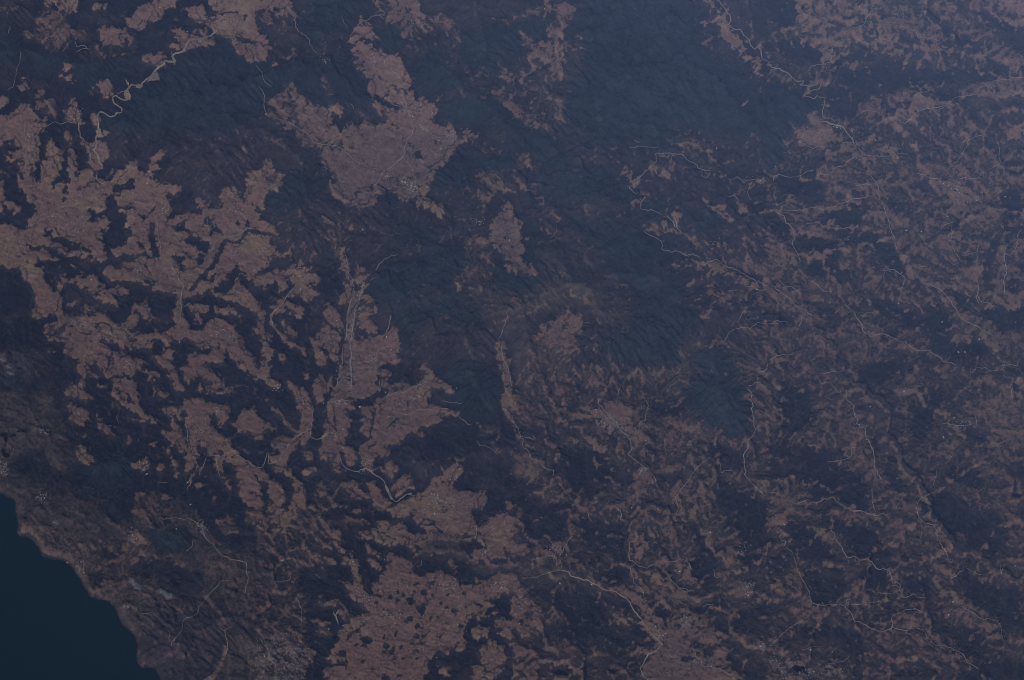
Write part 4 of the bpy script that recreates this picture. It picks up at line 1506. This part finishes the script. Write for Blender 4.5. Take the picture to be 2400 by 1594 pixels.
def cover_at(x, y, cov, tones, ridge, vein, water):
    """what grows or lies at map position x, y"""
    ax = (fbm(x, y, 34, 11, 4, .6) - .5); ay = (fbm(x, y, 34, 21, 4, .6) - .5)
    bx = (fbm(x, y, 9, 13, 3, .7) - .5); by = (fbm(x, y, 9, 23, 3, .7) - .5)
    m0 = np.clip(sample(tones[6], x, y), 0, 1)
    wa = 9 + 15 * m0; wb = 9 + 7 * m0
    X = x + wa * ax + wb * bx; Y = y + wa * ay + wb * by
    c = sample(cov, X, Y); g, p, q, o, t = [sample(v, x + 60 * ax, y + 60 * ay) for v in tones[:5]]; sm = sample(tones[5], x + 60 * ax, y + 60 * ay)
    q = sample(tones[2], X, Y)
    # patchwork noise: slanting, finely branched
    u = x * .8 + y * .45; v = y * .95 - x * .42
    n1 = fbm(u * .8 + 24 * ax, v * 1.3 + 24 * ay, 25, 31, 6, .76)
    n2 = fbm(X, Y, 15, 71, 4, .7, True)
    rd = sample(ridge, x + 8 * bx, y + 8 * by); rd = rd + (.5 - rd) * .75 * np.clip(o, 0, 1)
    n = rank01(n1 * .42 + (1 - n2) * .14 + (1 - rd) * .36 + fbm(X, Y, 6.5, 191, 2, .6) * .17)
    mid = np.clip(sample(tones[6], X, Y), 0, 1) * np.clip(1.25 - np.abs(c - .38) / .5, 0, 1)
    wd = .07 + .10 * mid
    f = sstep(-wd, wd, c - .055 * (1 - c) - n)
    f = f * (1 - .28 * np.clip(mid, 0, 1))
    wide = sample(tones[9], x, y); vn = sample(vein, x + 8 * bx, y + 8 * by)      # ravines gnaw into the rims of the plateaus
    f = f * (1 - .95 * sstep(.10, .38, vn) * sstep(.95, .80, wide) * np.clip(1 - 2.5 * m0, 0, 1) * (x < 1500))
    f = f * (1 - .48 * np.clip(o, 0, 1))
    X2 = x + 7 * ax + 7 * bx; Y2 = y + 7 * ay + 7 * by
    f = np.maximum(f, .95 * sstep(.35, .6, sample(tones[8], X2, Y2))) * (1 - .93 * sstep(.3, .55, sample(tones[7], X2, Y2)))
    w = sample(water, x + 8 * ax, y + 8 * ay)
    w = sstep(.45, .55, w + .12 * (vnoise(x / 5, y / 5, 9) - .5))
    return f, c, g, p, q, o, t, w, n, sm, rd, mid

PAL = dict(brown=(.208, .125, .111), grey=(.158, .108, .102), dark=(.020, .021, .034), green=(.026, .037, .048), purple=(.050, .041, .052),
           olive=(.058, .053, .051), town=(.150, .125, .135), scrub=(.056, .046, .048), smooth=(.108, .083, .078), tan=(.27, .19, .12))

def albedo(x, y, F, vein):
    f, c, g, p, q, o, t, w, n, sm, rd, mid = F
    P = {k: np.array(v, np.float32) for k, v in PAL.items()}
    def mix(a, b, k): return a + (b - a) * k[..., None]
    base = P['dark'] * np.ones(f.shape + (1,), np.float32)
    base = mix(base, P['purple'], np.clip(p, 0, 1) * .9)
    base = mix(base, P['green'], np.clip(g, 0, 1))
    base = mix(base, P['olive'], np.clip(o, 0, 1) * .6)
    m1 = fbm(x, y, 120, 81, 3); m2 = fbm(x, y, 22, 85, 4, .65); m3 = vnoise(x / 3.2, y / 3.2, 95)
    base = mix(base, P['scrub'], .45 * np.clip(mid * 1.3, 0, 1) * sstep(.08, .30, c) * (.45 + .9 * fbm(x, y, 48, 181, 3)))
    base = mix(base, P['smooth'], np.clip(sm, 0, 1) * .75)
    base = base * (.66 + .60 * m1 + 1.0 * (m2 - .5) + .35 * (m3 - .5))[..., None]
    st = fbm(x * .5 + y * .3, y * 1.1 - x * .35, 26, 160, 4, .65)
    base = mix(base, P['brown'], np.clip(.13 * sstep(.52, .78, st) * (1 - .75 * np.clip(g, 0, 1)) + sstep(.08, .3, c) * .12 * m2, 0, 1))
    br = mix(P['brown'] * np.ones(f.shape + (1,), np.float32), P['grey'], np.clip(q, 0, 1) * .8)
    br = mix(br, P['town'], np.clip(t, 0, 1) * .4)
    br = mix(br, P['olive'] * 1.5, np.clip(o, 0, 1) * .6)
    br = mix(br, P['tan'], .5 * sstep(.5, .75, fbm(x, y, 70, 101, 4, .6)) * (1 - q))
    br = mix(br, P['tan'], .55 * sstep(.80, .95, rd) * (.35 + .65 * np.clip(mid * 1.5, 0, 1)))
    edge = sstep(.35, .6, c) * (1 - sstep(.75, .92, c)) * (1 - np.clip(mid * 2, 0, 1))
    br = mix(br, P['tan'] * .8, .55 * edge)
    fields = hash2(np.floor((x + y * .3) / 7), np.floor((y - x * .2) / 6), 120)
    br = br * (.72 + .36 * m2 + .22 * m3 + .22 * (fields - .5))[..., None]
    br = br * (1 + .40 * sstep(1000, 0, y))[..., None]   # light falloff painted into the brown: fields brighten towards the north
    br = mix(br, P['dark'], .55 * sstep(.70, .82, vnoise(x / 4, y / 4, 130)) * sstep(.3, .7, fbm(x, y, 60, 133, 2)))
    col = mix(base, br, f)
    vn = sample(vein, x + 5 * (fbm(x, y, 9, 13, 3, .7) - .5), y) * (.3 + .7 * np.clip(mid * 1.5, 0, 1)) * (1 - np.clip(g + p, 0, 1) * .75)
    col = mix(col, P['tan'], np.clip(vn * .75, 0, .6))
    shore = sstep(.12, .45, w) * (1 - sstep(.5, .6, w)) * vnoise(x / 14, y / 14, 171)
    col = mix(col, np.array((.22, .17, .13), np.float32), shore * .0)
    return np.clip(col, 0.004, .9)

# ------------------------------------------------------------------ photograph <-> ground
ct, st = math.cos(TILT), math.sin(TILT)
UNIT = WIDE / PW
def ray_flat(px, py):
    """ground point (z = 0) seen at sheet position px, py"""
    a = (px - PW / 2) * UNIT / DIST; b = -(py - PH / 2) * UNIT / DIST
    dx = a; dy = b * ct + st; dz = b * st - ct
    t = DIST * ct / -dz
    return dx * t, -DIST * st + dy * t
def project(x, y, z):
    vy = y + DIST * st; vz = z - DIST * ct
    depth = vy * st - vz * ct; up = vy * ct + vz * st
    return PW / 2 + x / depth * DIST / UNIT, PH / 2 - up / depth * DIST / UNIT

ops = parse(DATA)
cov, tones, hill, rough, water = land_maps(ops)
worn, ridge, vein = drainage(hill, rough, water)

def axis(n_len, step):
    core = list(np.arange(-70, n_len + 70, step)); lo, hi = [], []
    s, p = step, core[0]
    while p > -0.5 * n_len: s *= 1.06; p -= s; lo.append(p)
    s, p = step, core[-1]
    while p < 1.5 * n_len: s *= 1.06; p += s; hi.append(p)
    return np.array(lo[::-1] + core + hi)
STEP = 1.55
ax_x = axis(PW, STEP); ax_y = axis(PH, STEP)
PX, PY = np.meshgrid(ax_x, ax_y)
GX, GY = ray_flat(PX, PY)
Z = relief(PX, PY, hill, worn, blur(water, 6.0))
UX, UY = project(GX, GY, Z)
cs = sample(blur(cov, 3.0), UX, UY)
Z = Z - .10 * (1 - sstep(.05, .7, cs)) + .012 * fbm(PX, PY, 9, 140, 2)
Z = np.maximum(Z, .03)
UX, UY = project(GX, GY, Z)
F = cover_at(UX, UY, cov, tones, ridge, vein, water)
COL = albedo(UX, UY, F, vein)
f, g, w = F[0], F[2], F[7]
Z = Z + .012 * (1 - f) * np.clip(g, 0, 1) * vnoise(PX / 3, PY / 3, 150)
NR, NC = PX.shape

def on_ground(px, py):
    """3D point of the terrain seen at sheet position px, py"""
    px = np.atleast_1d(np.asarray(px, float)); py = np.atleast_1d(np.asarray(py, float))
    qx, qy = px.copy(), py.copy()
    def look(A, x, y):
        i = np.clip(np.searchsorted(ax_x, x) - 1, 0, NC - 2); j = np.clip(np.searchsorted(ax_y, y) - 1, 0, NR - 2)
        fu = (x - ax_x[i]) / (ax_x[i + 1] - ax_x[i]); fv = (y - ax_y[j]) / (ax_y[j + 1] - ax_y[j])
        return (A[j, i] * (1 - fu) + A[j, i + 1] * fu) * (1 - fv) + (A[j + 1, i] * (1 - fu) + A[j + 1, i + 1] * fu) * fv
    for _ in range(4):
        qx += px - look(UX, qx, qy); qy += py - look(UY, qx, qy)
    return np.stack([look(GX, qx, qy), look(GY, qx, qy), look(Z, qx, qy)], -1)

# ------------------------------------------------------------------ materials
def new_mat(name, rough=.95, spec=.0):
    m = bpy.data.materials.new(name); m.use_nodes = True; b = m.node_tree.nodes['Principled BSDF']
    b.inputs['Roughness'].default_value = rough; b.inputs['Specular IOR Level'].default_value = spec
    return m, m.node_tree, b
def land_mat(name, scale, amount, tint):
    """cover colour of the land (vertex attribute 'cover') broken up by fine noise"""
    m, t, b = new_mat(name)
    at = t.nodes.new('ShaderNodeAttribute'); at.attribute_name = 'cover'
    ge = t.nodes.new('ShaderNodeNewGeometry'); no = t.nodes.new('ShaderNodeTexNoise')
    no.inputs['Scale'].default_value = scale; no.inputs['Detail'].default_value = 4; no.inputs['Roughness'].default_value = .65
    t.links.new(ge.outputs['Position'], no.inputs['Vector'])
    mr = t.nodes.new('ShaderNodeMapRange'); mr.inputs[1].default_value = .25; mr.inputs[2].default_value = .75
    mr.inputs[3].default_value = 1 - amount; mr.inputs[4].default_value = 1 + amount
    t.links.new(no.outputs['Fac'], mr.inputs[0])
    ml = t.nodes.new('ShaderNodeVectorMath'); ml.operation = 'SCALE'
    t.links.new(at.outputs['Color'], ml.inputs[0]); t.links.new(mr.outputs[0], ml.inputs['Scale'])
    m2 = t.nodes.new('ShaderNodeVectorMath'); m2.operation = 'MULTIPLY'; m2.inputs[1].default_value = tint
    t.links.new(ml.outputs[0], m2.inputs[0]); t.links.new(m2.outputs[0], b.inputs['Base Color'])
    return m
def flat_mat(name, col, var=.15, scale=4.0, rough=.9):
    m, t, b = new_mat(name, rough)
    ge = t.nodes.new('ShaderNodeNewGeometry'); no = t.nodes.new('ShaderNodeTexNoise'); no.inputs['Scale'].default_value = scale
    no.inputs['Detail'].default_value = 5; t.links.new(ge.outputs['Position'], no.inputs['Vector'])
    cr = t.nodes.new('ShaderNodeValToRGB'); cr.color_ramp.elements[0].position = .3; cr.color_ramp.elements[1].position = .7
    cr.color_ramp.elements[0].color = [c * (1 - var) for c in col] + [1]; cr.color_ramp.elements[1].color = [c * (1 + var) for c in col] + [1]
    t.links.new(no.outputs['Fac'], cr.inputs[0]); t.links.new(cr.outputs[0], b.inputs['Base Color'])
    return m
M_farm = land_mat('dry_fields', 9, .16, (1, 1, 1)); M_hill = land_mat('scrub_slopes', 5, .25, (1, 1, 1)); M_for = land_mat('forest_canopy', 7, .30, (1, 1, 1))
M_road = flat_mat('dusty_road', (.40, .33, .31), .3, 1.5); M_riv = flat_mat('river_sand', (.38, .31, .26), .3, 1.2)
M_sand = flat_mat('pale_gravel', (.34, .27, .21), .3, 6); M_clay = flat_mat('bare_clay', (.40, .22, .13), .2, 6)
M_sea, t, b = new_mat('sea_water', .35, .2)
ge = t.nodes.new('ShaderNodeNewGeometry'); no = t.nodes.new('ShaderNodeTexNoise'); no.inputs['Scale'].default_value = .25; no.inputs['Detail'].default_value = 5
t.links.new(ge.outputs['Position'], no.inputs['Vector']); cr = t.nodes.new('ShaderNodeValToRGB')
cr.color_ramp.elements[0].color = (.0005, .015, .020, 1); cr.color_ramp.elements[1].color = (.001, .017, .023, 1)
t.links.new(no.outputs['Fac'], cr.inputs[0]); t.links.new(cr.outputs[0], b.inputs['Base Color'])
M_roofs = [flat_mat('white_roof', (.75, .73, .70), .08), flat_mat('pale_grey_roof', (.48, .45, .46), .1),
           flat_mat('clay_roof', (.42, .27, .20), .1), flat_mat('tin_roof', (.58, .60, .66), .08)]
M_wall = flat_mat('rendered_wall', (.45, .40, .36), .1)

SLOTS = {}
def link(name, me, mat, label, cat=None, kind=None, group=None, parent=None):
    o = bpy.data.objects.new(name, me); scene.collection.objects.link(o)
    for m in (mat if isinstance(mat, (list, tuple)) else [mat]): me.materials.append(m)
    if me.name in SLOTS: me.polygons.foreach_set('material_index', SLOTS[me.name])
    if parent: o.parent = parent
    if label: o['label'] = label
    if cat: o['category'] = cat
    if kind: o['kind'] = kind
    if group: o['group'] = group
    return o

def mesh_from(name, V, quads, col=None):
    me = bpy.data.meshes.new(name); nq = len(quads)
    me.vertices.add(len(V)); me.vertices.foreach_set('co', V.astype(np.float32).ravel())
    me.loops.add(nq * 4); me.loops.foreach_set('vertex_index', quads.astype(np.int32).ravel())
    me.polygons.add(nq); me.polygons.foreach_set('loop_start', np.arange(0, nq * 4, 4, dtype=np.int32))
    if col is not None:
        a = me.attributes.new('cover', 'FLOAT_COLOR', 'POINT')
        a.data.foreach_set('color', np.concatenate([col, np.ones((len(col), 1))], 1).astype(np.float32).ravel())
    me.update(calc_edges=True)
    return me

# ------------------------------------------------------------------ the land, parted by what covers it
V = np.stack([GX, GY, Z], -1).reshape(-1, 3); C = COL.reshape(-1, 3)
idx = np.arange(NR * NC).reshape(NR, NC)
Q = np.stack([idx[1:, :-1], idx[1:, 1:], idx[:-1, 1:], idx[:-1, :-1]], -1).reshape(-1, 4)
def quad_mean(a): return ((a[1:, :-1] + a[1:, 1:] + a[:-1, 1:] + a[:-1, :-1]) * .25).ravel()
fq, gq, wq, qx, qy = [quad_mean(a) for a in (f, g, w, UX, UY)]
land = wq < .5
# forests are told apart by the nearest of these places on the sheet
WOODS = [((1650, 240), 'broad blue-green forest on the great range right of top centre'),
         ((420, 230), 'dark forest on the hills right of the looping pale river, upper left'),
         ((60, 130), 'dark green forest along the left edge above the farmed plain'),
         ((770, 190), 'dark forest left of the long brown valley with the winding road'),
         ((1070, 240), 'dark forest right of the long brown valley with the winding road'),
         ((1100, 400), 'round dark forest below the brown valley, against its lower right end'),
         ((1000, 640), 'dark green forest on the hills left of the narrow brown basin'),
         ((1240, 620), 'curved dark forest wrapping the lower end of the narrow brown basin'),
         ((1450, 560), 'green forest on the ridged slopes left of the winding ridge road'),
         ((1560, 760), 'green forest on the slopes right of the pale round mound'),
         ((1700, 930), 'dark ridged forest left of the road down the lower right hills'),
         ((1150, 920), 'dark forest between the farmed plateau and the narrow lower valley'),
         ((420, 1260), 'dark round wood near the coast inside a bend of the village road'),
         ((300, 1100), 'dark forest patch inland of the coast below the brown ridges'),
         ((680, 430), 'dark forest on the slope left of the greyish brown valley plain'),
         ((1000, 780), 'dark forest above the plateau with the two parallel roads')]
is_for = land & (gq * (1 - fq) > .45) ; is_farm = land & (fq > .5); is_hill = land & ~is_for & ~is_farm
seeds = np.array([s[0] for s in WOODS]); near = np.argmin((qx[:, None] - seeds[:, 0]) ** 2 + (qy[:, None] - seeds[:, 1]) ** 2, 1) if is_for.any() else None
def part_of(name, sel, mat, label, cat, kind, group=None):
    q = Q[sel]; used = np.unique(q)
    if len(used) < 50: return
    remap = np.zeros(len(V), np.int32); remap[used] = np.arange(len(used))
    return link(name, mesh_from(name, V[used], remap[q], C[used]), mat, label, cat, kind, group)
part_of('farmland', is_farm, M_farm, 'pinkish brown dry farmland on plateaus and valley floors', 'farmland', 'structure')
part_of('hills', is_hill, M_hill, 'dark scrub-covered valleys and slopes between the brown fields', 'hills', 'structure')
for k, (_, lab) in enumerate(WOODS):
    part_of('forest', is_for & (near == k), M_for, lab, 'forest', 'stuff', 'forests on the ranges')

# sea: one sheet at height zero under the coast
sx = np.linspace(-75, -12, 40); sy = np.linspace(-75, 6, 40); SX, SY = np.meshgrid(sx, sy)
si = np.arange(1600).reshape(40, 40)
link('sea', mesh_from('sea', np.stack([SX, SY, 0 * SX], -1).reshape(-1, 3),
     np.stack([si[:-1, :-1], si[:-1, 1:], si[1:, 1:], si[1:, :-1]], -1).reshape(-1, 4)), M_sea, 'calm dark teal sea in the lower left corner', 'sea', 'structure')

# ------------------------------------------------------------------ roads and rivers: ribbons laid on the land
rng = np.random.RandomState(4)
def ribbon(pts, width, wig):
    P = np.array(pts, float); seg = np.hypot(*np.diff(P, axis=0).T); s = np.concatenate([[0], np.cumsum(seg)])
    n = max(int(s[-1] / 2.2), 3); q = np.linspace(0, s[-1], n)
    x = np.interp(q, s, P[:, 0]); y = np.interp(q, s, P[:, 1])
    k = np.array([.25, .5, .25])
    for _ in range(1):
        x[1:-1] = np.convolve(x, k, 'valid'); y[1:-1] = np.convolve(y, k, 'valid')
    env = np.minimum(1, np.minimum(q, s[-1] - q) / 6)
    x0_, y0_ = x.copy(), y.copy()
    x = x + 2.4 * wig * env * (fbm(x0_, y0_, 16, 7, 4, .65) - .5); y = y + 2.4 * wig * env * (fbm(x0_, y0_, 16, 57, 4, .65) - .5)
    tx, ty = np.gradient(x), np.gradient(y); L = np.hypot(tx, ty) + 1e-9
    ww = width * (.35 + 1.3 * fbm(x, y, 18, 3, 3, .6)) / 2 * (.25 + .75 * np.minimum(1, env * .5))
    a = on_ground(x - ty / L * ww, y + tx / L * ww); b = on_ground(x + ty / L * ww, y - tx / L * ww)
    c = on_ground(x, y); a[:, 2] = np.maximum(a[:, 2], c[:, 2]); b[:, 2] = np.maximum(b[:, 2], c[:, 2])
    return np.concatenate([a, b]), np.array([[i, i + 1, n + i + 1, n + i] for i in range(n - 1)])
def fill_patch(pts):
    P = np.array(pts, float); c = P.mean(0); out = []
    R = np.concatenate([P, P[:1]]); s = np.concatenate([[0], np.cumsum(np.hypot(*np.diff(R, axis=0).T))]); n = 24
    q = np.linspace(0, s[-1], n, endpoint=False); x = np.interp(q, s, R[:, 0]); y = np.interp(q, s, R[:, 1])
    x += 2.5 * (vnoise(x / 4, y / 4, 61) - .5); y += 2.5 * (vnoise(x / 4, y / 4, 62) - .5)
    rings = [on_ground(c[0] + (x - c[0]) * k, c[1] + (y - c[1]) * k) for k in (1, .55, .1)]
    Vp = np.concatenate(rings); F_ = [[r * n + i, r * n + (i + 1) % n, (r + 1) * n + (i + 1) % n, (r + 1) * n + i] for r in range(2) for i in range(n)]
    F_ += [[2 * n + i, 2 * n + (i + 1) % n, 2 * n + (i + 2) % n, 2 * n + (i + 3) % n] for i in range(0, n - 3, 3)]
    return Vp, np.array(F_)
def merge(parts, lift):
    Vs, Qs, o = [], [], 0
    for v, q in parts: v = v.copy(); v[:, 2] += lift; Vs.append(v); Qs.append(q + o); o += len(v)
    return np.concatenate(Vs), np.concatenate(Qs)
RIVERS = [((330, 210), 'pale looping river with sand banks in the upper left'),
          ((110, 290), 'thin pale gorge stream feeding the upper left plain'),
          ((830, 60), 'narrow river bend at the top end of the long brown valley'),
          ((1740, 80), 'light winding river down the upper right hills'),
          ((1960, 300), 'pale river and its sandy bed beside the upper right plain'),
          ((400, 600), 'pale stream through the village valley in the left middle'),
          ((640, 780), 'narrow stream between the dark gorges left of the twin roads'),
          ((860, 1110), 'river bending under the farmed plateau with a sand bar'),
          ((440, 1010), 'thin valley stream between the lower left ridges'),
          ((540, 1540), 'dry fan-shaped river bed near the coast at the bottom'),
          ((1400, 1380), 'straight pale river running down through the lower middle'),
          ((1950, 1180), 'meandering river thread in the lower right hills')]
roads, rivers, sands = [], {}, []
for code, a, pts in ops:
    if code[0] == 'R': roads.append(ribbon(pts, float(code[1:]) * 1.2 + .5, 5))
    elif code[0] == 'V':
        m = np.mean(pts, 0); k = int(np.argmin([(m[0] - r[0][0]) ** 2 + (m[1] - r[0][1]) ** 2 for r in RIVERS]))
        rivers.setdefault(k, []).append(ribbon(pts, float(code[1:]) * 1.7 + .3, 4))
    elif code[0] == 'y': sands.append((np.mean(pts, 0), fill_patch(pts)))
v, q = merge(roads, .040); link('road', mesh_from('road', v, q), M_road, 'thin pale dirt roads winding over ridges and plains', 'road', 'structure')
for k, parts in rivers.items():
    v, q = merge(parts, .032); link('river', mesh_from('river', v, q), M_riv, RIVERS[k][1], 'river', 'structure')
for m, prt in sands:
    v, q = merge([prt], .036); clay = (m[0] > 1900 and m[1] < 400) or (m[1] > 1450)
    link('bare_ground' if clay else 'sand_bank', mesh_from('sand', v, q), M_clay if clay else M_sand,
         'small patch of bare orange ground' if clay else 'pale sand bank beside the river', 'bare ground' if clay else 'sand bank', 'structure')

# ------------------------------------------------------------------ buildings
def gable(c, hx, hy, h, rot):
    """a walled block with a pitched roof and small eaves; returns vertices, quads, and the material slot of each quad"""
    e = 1.12; rr = h * .45
    P = [(-hx, -hy, -.02), (hx, -hy, -.02), (hx, hy, -.02), (-hx, hy, -.02), (-hx, -hy, h), (hx, -hy, h), (hx, hy, h), (-hx, hy, h),
         (-hx * e, -hy * e, h), (hx * e, -hy * e, h), (hx * e, hy * e, h), (-hx * e, hy * e, h), (-hx * e, 0, h + rr), (hx * e, 0, h + rr),
         (-hx * e, 0, h), (hx * e, 0, h)]
    Qd = [(0, 1, 5, 4), (1, 2, 6, 5), (2, 3, 7, 6), (3, 0, 4, 7), (8, 9, 13, 12), (10, 11, 12, 13), (8, 12, 14, 14), (11, 14, 12, 12), (9, 15, 13, 13), (10, 13, 15, 15)]
    cr_, sr = math.cos(rot), math.sin(rot)
    Vv = np.array([(c[0] + x * cr_ - y * sr, c[1] + x * sr + y * cr_, c[2] + z) for x, y, z in P])
    return Vv, [q[:3] if q[2] == q[3] else q for q in Qd]
def building_mesh(items, split=False):
    vs, fs, mi, o = [], [], [], 0
    for c, hx, hy, h, rot, mk in items:
        v, q = gable(c, hx, hy, h, rot); vs.append(v)
        for n, qq in enumerate(q): fs.append([k + o for k in qq]); mi.append(0 if n < 4 else 1 + mk)
        o += len(v)
    out = []
    for keep in ([lambda m: m == 0, lambda m: m > 0] if split else [lambda m: True]):
        sel = [i for i in range(len(fs)) if keep(mi[i])]; used = sorted({v for i in sel for v in fs[i]}); mp = {v: k for k, v in enumerate(used)}
        V_ = np.concatenate(vs)[used]; me = bpy.data.meshes.new('building')
        me.from_pydata(V_.tolist(), [], [[mp[v] for v in fs[i]] for i in sel])
        out.append((me, [mi[i] for i in sel]))
    for me, m in out: SLOTS[me.name] = m
    return tuple(o[0] for o in out) if split else out[0][0]
TOWNS = TOWN_LIST
def place(x, y):
    d = [(x - t[0]) ** 2 + (y - t[1]) ** 2 for t in TOWNS]; return TOWNS[int(np.argmin(d))][2]
rnd = random.Random(11); singles, small = [], []
for code, a, pts in ops:
    if code == 'X':
        for x, y in pts: singles.append((x, y, rnd.uniform(.024, .042), rnd.choice([0, 0, 0, 3])))
    elif code[0] == 'H':
        n = int(int(code[1:]) * 1.9); P = np.array(pts); got = 0
        if len(P) == 2:
            d = P[1] - P[0]; P = np.array([P[0], P[1], P[1] + (3, 4), P[0] + (3, 4)])
        x0, y0 = P.min(0); x1, y1 = P.max(0)
        for _ in range(n * 12):
            x, y = rnd.uniform(x0, x1), rnd.uniform(y0, y1); ins = False; j = len(P) - 1
            for i in range(len(P)):
                if (P[i][1] > y) != (P[j][1] > y) and x < (P[j][0] - P[i][0]) * (y - P[i][1]) / (P[j][1] - P[i][1]) + P[i][0]: ins = not ins
                j = i
            if ins:
                small.append((x + rnd.gauss(0, 5), y + rnd.gauss(0, 5), rnd.uniform(.013, .020) if rnd.random() < .7 else rnd.uniform(.019, .0235), rnd.choice([0, 1, 1, 2, 3, 1]))); got += 1
                if got >= n: break
for code, a, pts in ops:                       # houses strung along the roads
    if code[0] == 'R' and float(code[1:]) >= .8:
        P = np.array(pts); L = np.hypot(*np.diff(P, axis=0).T); s_ = np.concatenate([[0], np.cumsum(L)]); q_ = 0
        while q_ < s_[-1]:
            x = np.interp(q_, s_, P[:, 0]); y = np.interp(q_, s_, P[:, 1]); q_ += rnd.expovariate(1 / 9.0)
            if vnoise(np.array([x / 45]), np.array([y / 45]), 77)[0] < .42: continue
            small.append((x + rnd.gauss(0, 4), y + rnd.gauss(0, 4), rnd.uniform(.011, .017), rnd.choice([0, 1, 1, 2, 3])))
for _ in range(9000):                         # farmsteads on open fields, thicker near villages
    x, y = rnd.uniform(0, PW), rnd.uniform(0, PH)
    i, j = int(x / SC), min(int(y / SC), GH - 1)
    if cov[j, i] > .8 and vnoise(np.array([x / 38]), np.array([y / 38]), 91)[0] > rnd.uniform(.35, .95):
        small.append((x, y, rnd.uniform(.010, .016), rnd.choice([0, 1, 1, 2, 3])))
small.sort(key=lambda s: -s[2]); n_own = 296 - len(singles)
own = [(x, y, r, mk, place(x, y)) for x, y, r, mk in singles + small[:n_own]]
KW = {0: 'white', 1: 'grey', 2: 'clay', 3: 'silvery'}
fam = {}
for k, (x, y, r, mk, pl) in enumerate(own): fam.setdefault((r > .0235, mk, pl), []).append(k)
ORD = ['leftmost', 'second from left', 'third from left', 'fourth from left', 'fifth from left', 'sixth from left', 'seventh from left', 'eighth from left', 'ninth from left']
for (big, mk, pl), mem in fam.items():
    mem.sort(key=lambda k: own[k][0])
    for n, k in enumerate(mem):
        x, y, r, mk, pl = own[k]; p = on_ground(x, y)[0]; hx, hy, h = r, r * .62, r * .42
        word = '' if len(mem) == 1 else (', rightmost' if n == len(mem) - 1 else ', ' + ORD[min(n, 8)])
        lab = ('bigger ' if big else 'small ') + KW[mk] + '-roofed building' + word + ' ' + pl
        walls, roof = building_mesh([((0, 0, 0), hx, hy, h, 0, mk)], True)
        o = link('building', walls, [M_wall] + M_roofs, lab, 'building', None, ('bigger buildings ' if big else 'small buildings ') + pl)
        o.location = p; o.rotation_euler = (0, 0, rnd.uniform(0, 3.14))
        link('roof', roof, [M_wall] + M_roofs, None, parent=o)
items = []
for x, y, r, mk in small[n_own:]:
    items.append((on_ground(x, y)[0], r, r * .65, r * .5, rnd.uniform(0, 3.14), mk))
link('village_houses', building_mesh(items), [M_wall] + M_roofs, 'countless tiny pale houses scattered over the villages and plains', 'houses', 'stuff')

# ------------------------------------------------------------------ small clouds near the coast
M_cloud, t, b = new_mat('thin_cloud'); b.inputs['Base Color'].default_value = (.85, .87, .9, 1); b.inputs['Alpha'].default_value = .055
def ico(n=1):
    import bmesh
    bm = bmesh.new(); bmesh.ops.create_icosphere(bm, subdivisions=n, radius=1); bm.verts.ensure_lookup_table()
    v = np.array([q.co[:] for q in bm.verts]); fc = [[a.index for a in q.verts] for q in bm.faces]; bm.free(); return v, fc
iv, ifc = ico(2)
LAB = ['brightest small white cloud puff above the dark woods near the coast', 'thin tail of white cloud just left of the brightest puff',
       'faint white cloud wisp over the brown coastal hills', 'small faint cloud scrap below the coastal wisp', 'tiny pale cloud patch by the upper coast',
       'hazy white cloud wisp at the left edge in the middle', 'soft cloud wisp trailing below the left edge cloud', 'small faint cloud between the two left edge wisps']
k = 0
for code, r, pts in ops:
    if code != 'C': continue
    x, y = pts[0]; c = on_ground(x, y)[0]; c = c + np.array([0, 0, .55]); vs, fs, o = [], [], 0; R_ = r * UNIT
    for n in range(130):
        q_ = rnd.random() ** .9; th = rnd.uniform(0, 6.28); d = q_ * math.cos(th) * 1.0, q_ * math.sin(th) * .62 * (1 + .5 * math.sin(3 * th + k)), rnd.gauss(0, .1); s = R_ * rnd.uniform(.10, .34) * (1.15 - .75 * q_)
        dx = d[0] * R_ * 1.3; dy = d[1] * R_ - .35 * dx
        vs.append(iv * (s, s * .8, s * .4) + (dx, dy, d[2] * R_)); fs += [[i + o for i in q] for q in ifc]; o += len(iv)
    me = bpy.data.meshes.new('cloud'); me.from_pydata(np.concatenate(vs).tolist(), [], fs)
    me.polygons.foreach_set('use_smooth', [True] * len(me.polygons))
    ob = link('cloud', me, M_cloud, LAB[k], 'cloud', None, 'small clouds near the coast'); ob.location = c; k += 1

# ------------------------------------------------------------------ the air
hb = bpy.data.meshes.new('haze')
ex = float(np.abs(GX).max()) + 5; y0, y1 = float(min(GY.min(), -80)) - 5, float(GY.max()) + 5; zt = cam.location.z + 1
hv = [(x, y, z) for x in (-ex, ex) for y in (y0, y1) for z in (-1, zt)]
hb.from_pydata(hv, [], [(0, 1, 3, 2), (4, 6, 7, 5), (0, 4, 5, 1), (2, 3, 7, 6), (0, 2, 6, 4), (1, 5, 7, 3)])
M_h = bpy.data.materials.new('haze'); M_h.use_nodes = True; t = M_h.node_tree; t.nodes.clear()
out = t.nodes.new('ShaderNodeOutputMaterial'); pv = t.nodes.new('ShaderNodeVolumePrincipled')
pv.inputs['Color'].default_value = (*HAZE_COL, 1); pv.inputs['Density'].default_value = HAZE; pv.inputs['Anisotropy'].default_value = -0.6
t.links.new(pv.outputs[0], out.inputs['Volume'])
link('haze', hb, M_h, 'thin blue haze between the camera and the land', 'haze', 'stuff')
